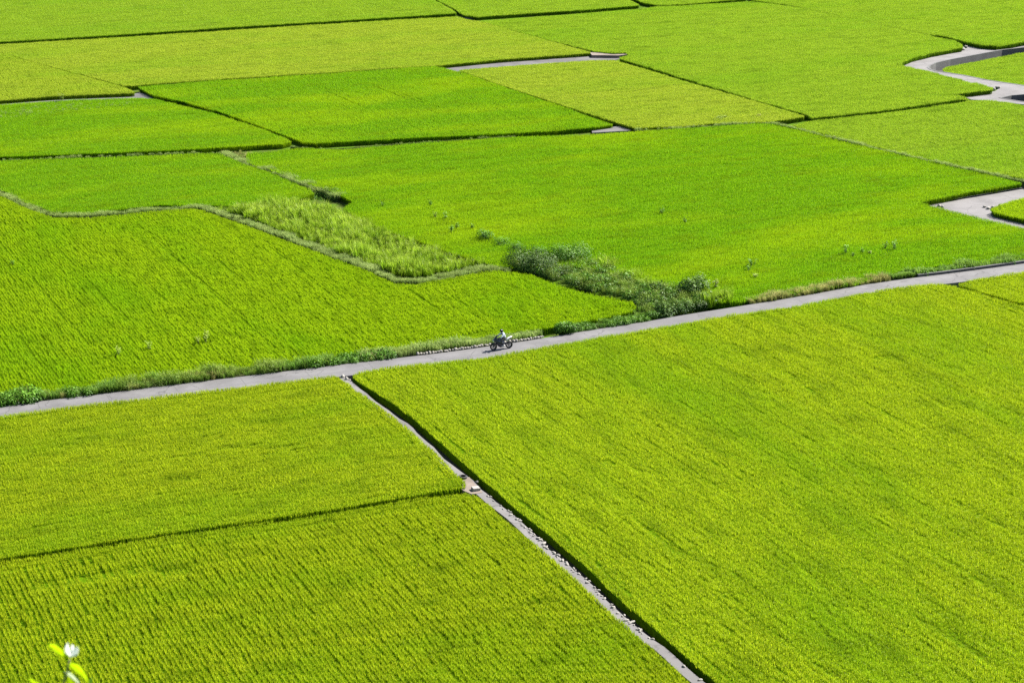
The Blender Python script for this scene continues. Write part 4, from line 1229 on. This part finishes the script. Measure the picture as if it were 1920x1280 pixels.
bm = bmesh.new(); tube(bm, [(.30, -.36, .97), (.38, -.22, 1.0), (.42, 0, 1.0), (.38, .22, 1.0), (.30, .36, .97)], .014, 8); bm_obj('handlebar', bm, M['seat'], bike, True)
for s in (-1, 1):
    bm = bmesh.new(); tube(bm, [(.48, s * .16, 1.05), (.46, s * .32, 1.15)], .008, 6)
    loft(bm, [(.42, 1.16, .03, .02), (.46, 1.17, .06, .04), (.49, 1.16, .03, .02)])
    for v in bm.verts:
        if v.co.z > 1.11 and abs(v.co.y) < .08: v.co.y += s * .34
    bm_obj('mirror', bm, M['seat'], bike, True)
bm = bmesh.new(); loft(bm, [(.66, .84, .10, .06), (.74, .83, .09, .05), (.77, .82, .05, .03)]); bm_obj('headlight', bm, M['clearlamp'], bike, True)
bm = bmesh.new(); loft(bm, [(-1.0, .98, .05, .02), (-.95, .96, .06, .03)]); bm_obj('tail_lamp', bm, M['redlamp'], bike, True)
bm = bmesh.new()
rings = []
for k in range(9):
    a = math.radians(20 + 130 * k / 8)
    rings.append([bm.verts.new((FX + math.cos(a) * (WR + .03 - .02 * abs(t)), t * .075, WR + math.sin(a) * (WR + .03 - .02 * abs(t)))) for t in (-1, -.5, 0, .5, 1)])
for A, B in zip(rings[:-1], rings[1:]):
    for k in range(4): bm.faces.new((A[k], A[k + 1], B[k + 1], B[k]))
bmesh.ops.solidify(bm, geom=list(bm.faces), thickness=.008)
bm_obj('front_mudguard', bm, M['bikepaint'], bike, True)
bm = bmesh.new(); tube(bm, [(-.80, 0, .80), (-.92, 0, .70), (-1.0, 0, .58)], [.03, .05, .04], 6); bm_obj('rear_mudguard', bm, M['seat'], bike, True)

# rider: skeleton grown with a skin modifier
rider = empty('person', BASE + Vector((0, 0, 0)), HEAD)
def skinned(name, chains, mat, parent, root=0, sub=1):
    V = []; E = []; R_ = []; idx = {}
    for ch in chains:
        prev = None
        for (p, r) in ch:
            key = tuple(round(c, 4) for c in p)
            if key not in idx:
                idx[key] = len(V); V.append(p); R_.append(r)
            i = idx[key]
            if prev is not None and prev != i: E.append((prev, i))
            prev = i
    me = bpy.data.meshes.new(name); me.from_pydata(V, E, [])
    o = bpy.data.objects.new(name, me); COL.objects.link(o); o.parent = parent
    me.materials.append(mat)
    md = o.modifiers.new('skin', 'SKIN')
    for i, r in enumerate(R_):
        rr = r if isinstance(r, tuple) else (r, r)
        me.skin_vertices[0].data[i].radius = rr
        me.skin_vertices[0].data[i].use_root = (i == root)
    md.use_smooth_shade = True
    s = o.modifiers.new('sub', 'SUBSURF'); s.levels = sub; s.render_levels = sub
    return o
pel = (-.30, 0, .93); sp1 = (-.27, 0, 1.08); sp2 = (-.21, 0, 1.24); chest = (-.14, 0, 1.36); neck = (-.09, 0, 1.46); head = (-.04, 0, 1.53); crown = (-.02, 0, 1.66)
chains = [[(pel, (.15, .12)), (sp1, (.13, .11)), (sp2, (.15, .11)), (chest, (.15, .11)), (neck, .055), (head, .085), (crown, .075)]]
jk = [[(pel, (.16, .14)), (sp1, (.15, .13)), (sp2, (.17, .13)), (chest, (.17, .13)), (neck, .075)]]
for s in (-1, 1):
    sh = (-.12, s * .19, 1.38); el = (.08, s * .30, 1.16); wr = (.27, s * .32, 1.02); palm = (.32, s * .315, 1.005)
    hip = (-.26, s * .11, .92); kn = (.14, s * .21, .78); an = (-.16, s * .20, .40); toe = (.02, s * .21, .34)
    chains.append([(chest, (.15, .11)), (sh, .062), (el, .044), (wr, .027), (palm, .035)])
    for k in range(4):
        y = s * (.285 + .020 * k)
        chains.append([(palm, .035), ((.352, y, 1.015), .0095), ((.372, y, .995 - .002 * k), .009), ((.362, y, .972), .008)])
    chains.append([(palm, .035), ((.315, s * .275, .985), .010), ((.34, s * .262, .975), .009)])
    chains.append([(pel, (.15, .12)), (hip, .095), (kn, .062), (an, .040), (toe, .035)])
    jk.append([(chest, (.17, .13)), (sh, .082), (el, .062), ((.22, s * .317, 1.055), .046)])
skinned('person_body', chains, M['trousers'], rider)
skinned('jacket', jk, M['jacket'], rider)
bm = bmesh.new()
bmesh.ops.create_uvsphere(bm, u_segments=24, v_segments=16, radius=.14)
for v in bm.verts:
    v.co.x *= 1.12
    if v.co.z < -.05: v.co.x *= .92; v.co.z *= .95
    v.co += Vector((-.02, 0, 1.60))
hm = bm_obj('helmet', bm, M['helmet'], rider, True)
bm = bmesh.new()
rings = []
for k in range(5):
    e = math.radians(-18 + 36 * k / 4)
    rings.append([bm.verts.new((-.02 + .160 * math.cos(e) * math.cos(a), .146 * math.cos(e) * math.sin(a), 1.60 + .15 * math.sin(e))) for a in [math.radians(-75 + 150 * t / 10) for t in range(11)]])
for A, B in zip(rings[:-1], rings[1:]):
    for k in range(10): bm.faces.new((A[k], A[k + 1], B[k + 1], B[k]))
bmesh.ops.solidify(bm, geom=list(bm.faces), thickness=.004)
bm_obj('visor', bm, M['screen'], rider, True)
for s in (-1, 1):
    bm = bmesh.new(); loft(bm, [(-.24, .365, .04, .05), (-.14, .37, .05, .07), (.0, .335, .05, .04), (.09, .325, .035, .025)])
    for v in bm.verts: v.co.y += s * .205
    bm_obj('shoe', bm, M['shoe'], rider, True)
tag(bike, 'dark sports motorcycle with a white tail riding along the main road', 'motorcycle')
tag(rider, 'rider in black helmet, pale jacket and dark trousers sitting on the motorcycle, gripping the handlebar', 'person')

# ------------------------------------------------------------------ blossoming sprig close to the camera
M['sprigleaf'] = leaf_material('young_leaf', (.17, .28, .002), (.23, .35, .002), (.25, .38, .003), (.20, .33, .002), None, patch_scale=20, transl=.8)
M['petal'] = leaf_material('white_petal', (.8, .82, .8), (.85, .86, .85), (.88, .88, .88), (.8, .85, .82), None, patch_scale=20, transl=.6)
M['paleleaf'] = leaf_material('pale_leaf_underside', (.40, .50, .30), (.50, .58, .38), (.6, .66, .5), (.45, .55, .35), None, patch_scale=20, transl=.5)
M['greenleaf'] = leaf_material('old_leaf', (.04, .12, .01), (.06, .18, .01), (.10, .24, .02), (.05, .14, .01), None, patch_scale=20)
D = 4.6
s0 = P(131, 1233, D)
gx = P(118, 1340, D)
base = Vector((gx.x + .15, gx.y + .1, 41.5))
sprig = empty('sprig', base)
def rel(v): return Vector(v) - base
bm = bmesh.new()
tube(bm, [rel((base.x, base.y, base.z)), rel(base + (gx - base) * .5 + Vector((.05, .03, 0))), rel(P(112, 1320, D)), rel(P(118, 1285, D)), rel(P(128, 1248, D)), rel(s0)], [.012, .009, .004, .003, .0022, .0016], 8)
M['twig'] = plain('young_twig', (0.16, 0.17, 0.05), .7, var=.3)
bm_obj('stem', bm, M['twig'], sprig, True)
def curved_leaf(name, a, b, bend, width, mat, facing, parent=sprig):
    """a leaf blade from a to b with an arched midrib, cupped"""
    a, b = rel(a), rel(b)
    ax = (b - a); L = ax.length; ax.normalize()
    bend = Vector(bend); f = Vector(facing).normalized()
    s = ax.cross(f).normalized(); f = s.cross(ax).normalized()
    nx, ny = 14, 6; v = []; fc = []; H = []
    for i in range(nx + 1):
        t = i / nx
        c = a + ax * L * t + bend * (4 * t * (1 - t))
        w = width * math.sin(math.pi * min(1, t ** .8 * .97 + .03)) ** .75 + .0006
        for j in range(ny + 1):
            q = (j / ny - .5) * 2
            v.append(tuple(c + s * w * .5 * q + f * (abs(q) ** 1.5) * w * .22)); H.append(.5 + .5 * t)
    for i in range(nx):
        for j in range(ny):
            k = i * (ny + 1) + j
            fc.append((k, k + 1, k + ny + 2, k + ny + 1))
    o = mesh_obj(name, v, fc, mat, parent, True)
    at = o.data.attributes.new('hgt', 'FLOAT', 'POINT'); at.data.foreach_set('value', H)
    return o
cf = Vector((-.45, -.75, -.35))
curved_leaf('leaf', P(128, 1232, D), P(91, 1209, D + .01), (0.0, 0, .011), .028, M['sprigleaf'], cf)
curved_leaf('leaf', P(131, 1243, D), P(166, 1277, D), (.004, 0, .013), .032, M['sprigleaf'], cf)
curved_leaf('leaf', P(122, 1258, D + .01), P(152, 1286, D), (.003, 0, .007), .016, M['paleleaf'], cf)
curved_leaf('leaf', P(128, 1270, D + .01), P(148, 1300, D), (.003, 0, .004), .026, M['sprigleaf'], cf)
curved_leaf('leaf', P(100, 1305, D), P(54, 1271, D), (0, 0, .006), .028, M['sprigleaf'], cf)
curved_leaf('leaf', P(150, 1310, D), P(172, 1266, D + .02), (.004, 0, 0), .012, M['greenleaf'], (1, -.5, .3))
curved_leaf('leaf', P(112, 1300, D), P(66, 1278, D + .02), (0, 0, .002), .012, M['greenleaf'], cf)
fl = bpy.data.objects.new('flower', None); COL.objects.link(fl); fl.parent = sprig; fl.location = (0, 0, 0); fl.empty_display_size = .05
curved_leaf('petal', P(133, 1230, D), P(127.5, 1204, D), (-.003, 0, 0), .016, M['petal'], (-.5, -.85, -.3), fl)
curved_leaf('petal', P(133, 1230, D - .006), P(145, 1211, D - .004), (.004, 0, 0), .013, M['petal'], (-.35, -.9, -.4), fl)
curved_leaf('petal', P(133, 1230, D + .006), P(136, 1207, D + .008), (.002, .003, 0), .013, M['petal'], (-.5, -.85, -.3), fl)
tag(sprig, 'out of focus sprig with bright leaves and one white flower in the bottom left foreground', 'sprig')
print('INSTANCES', NINST[0])
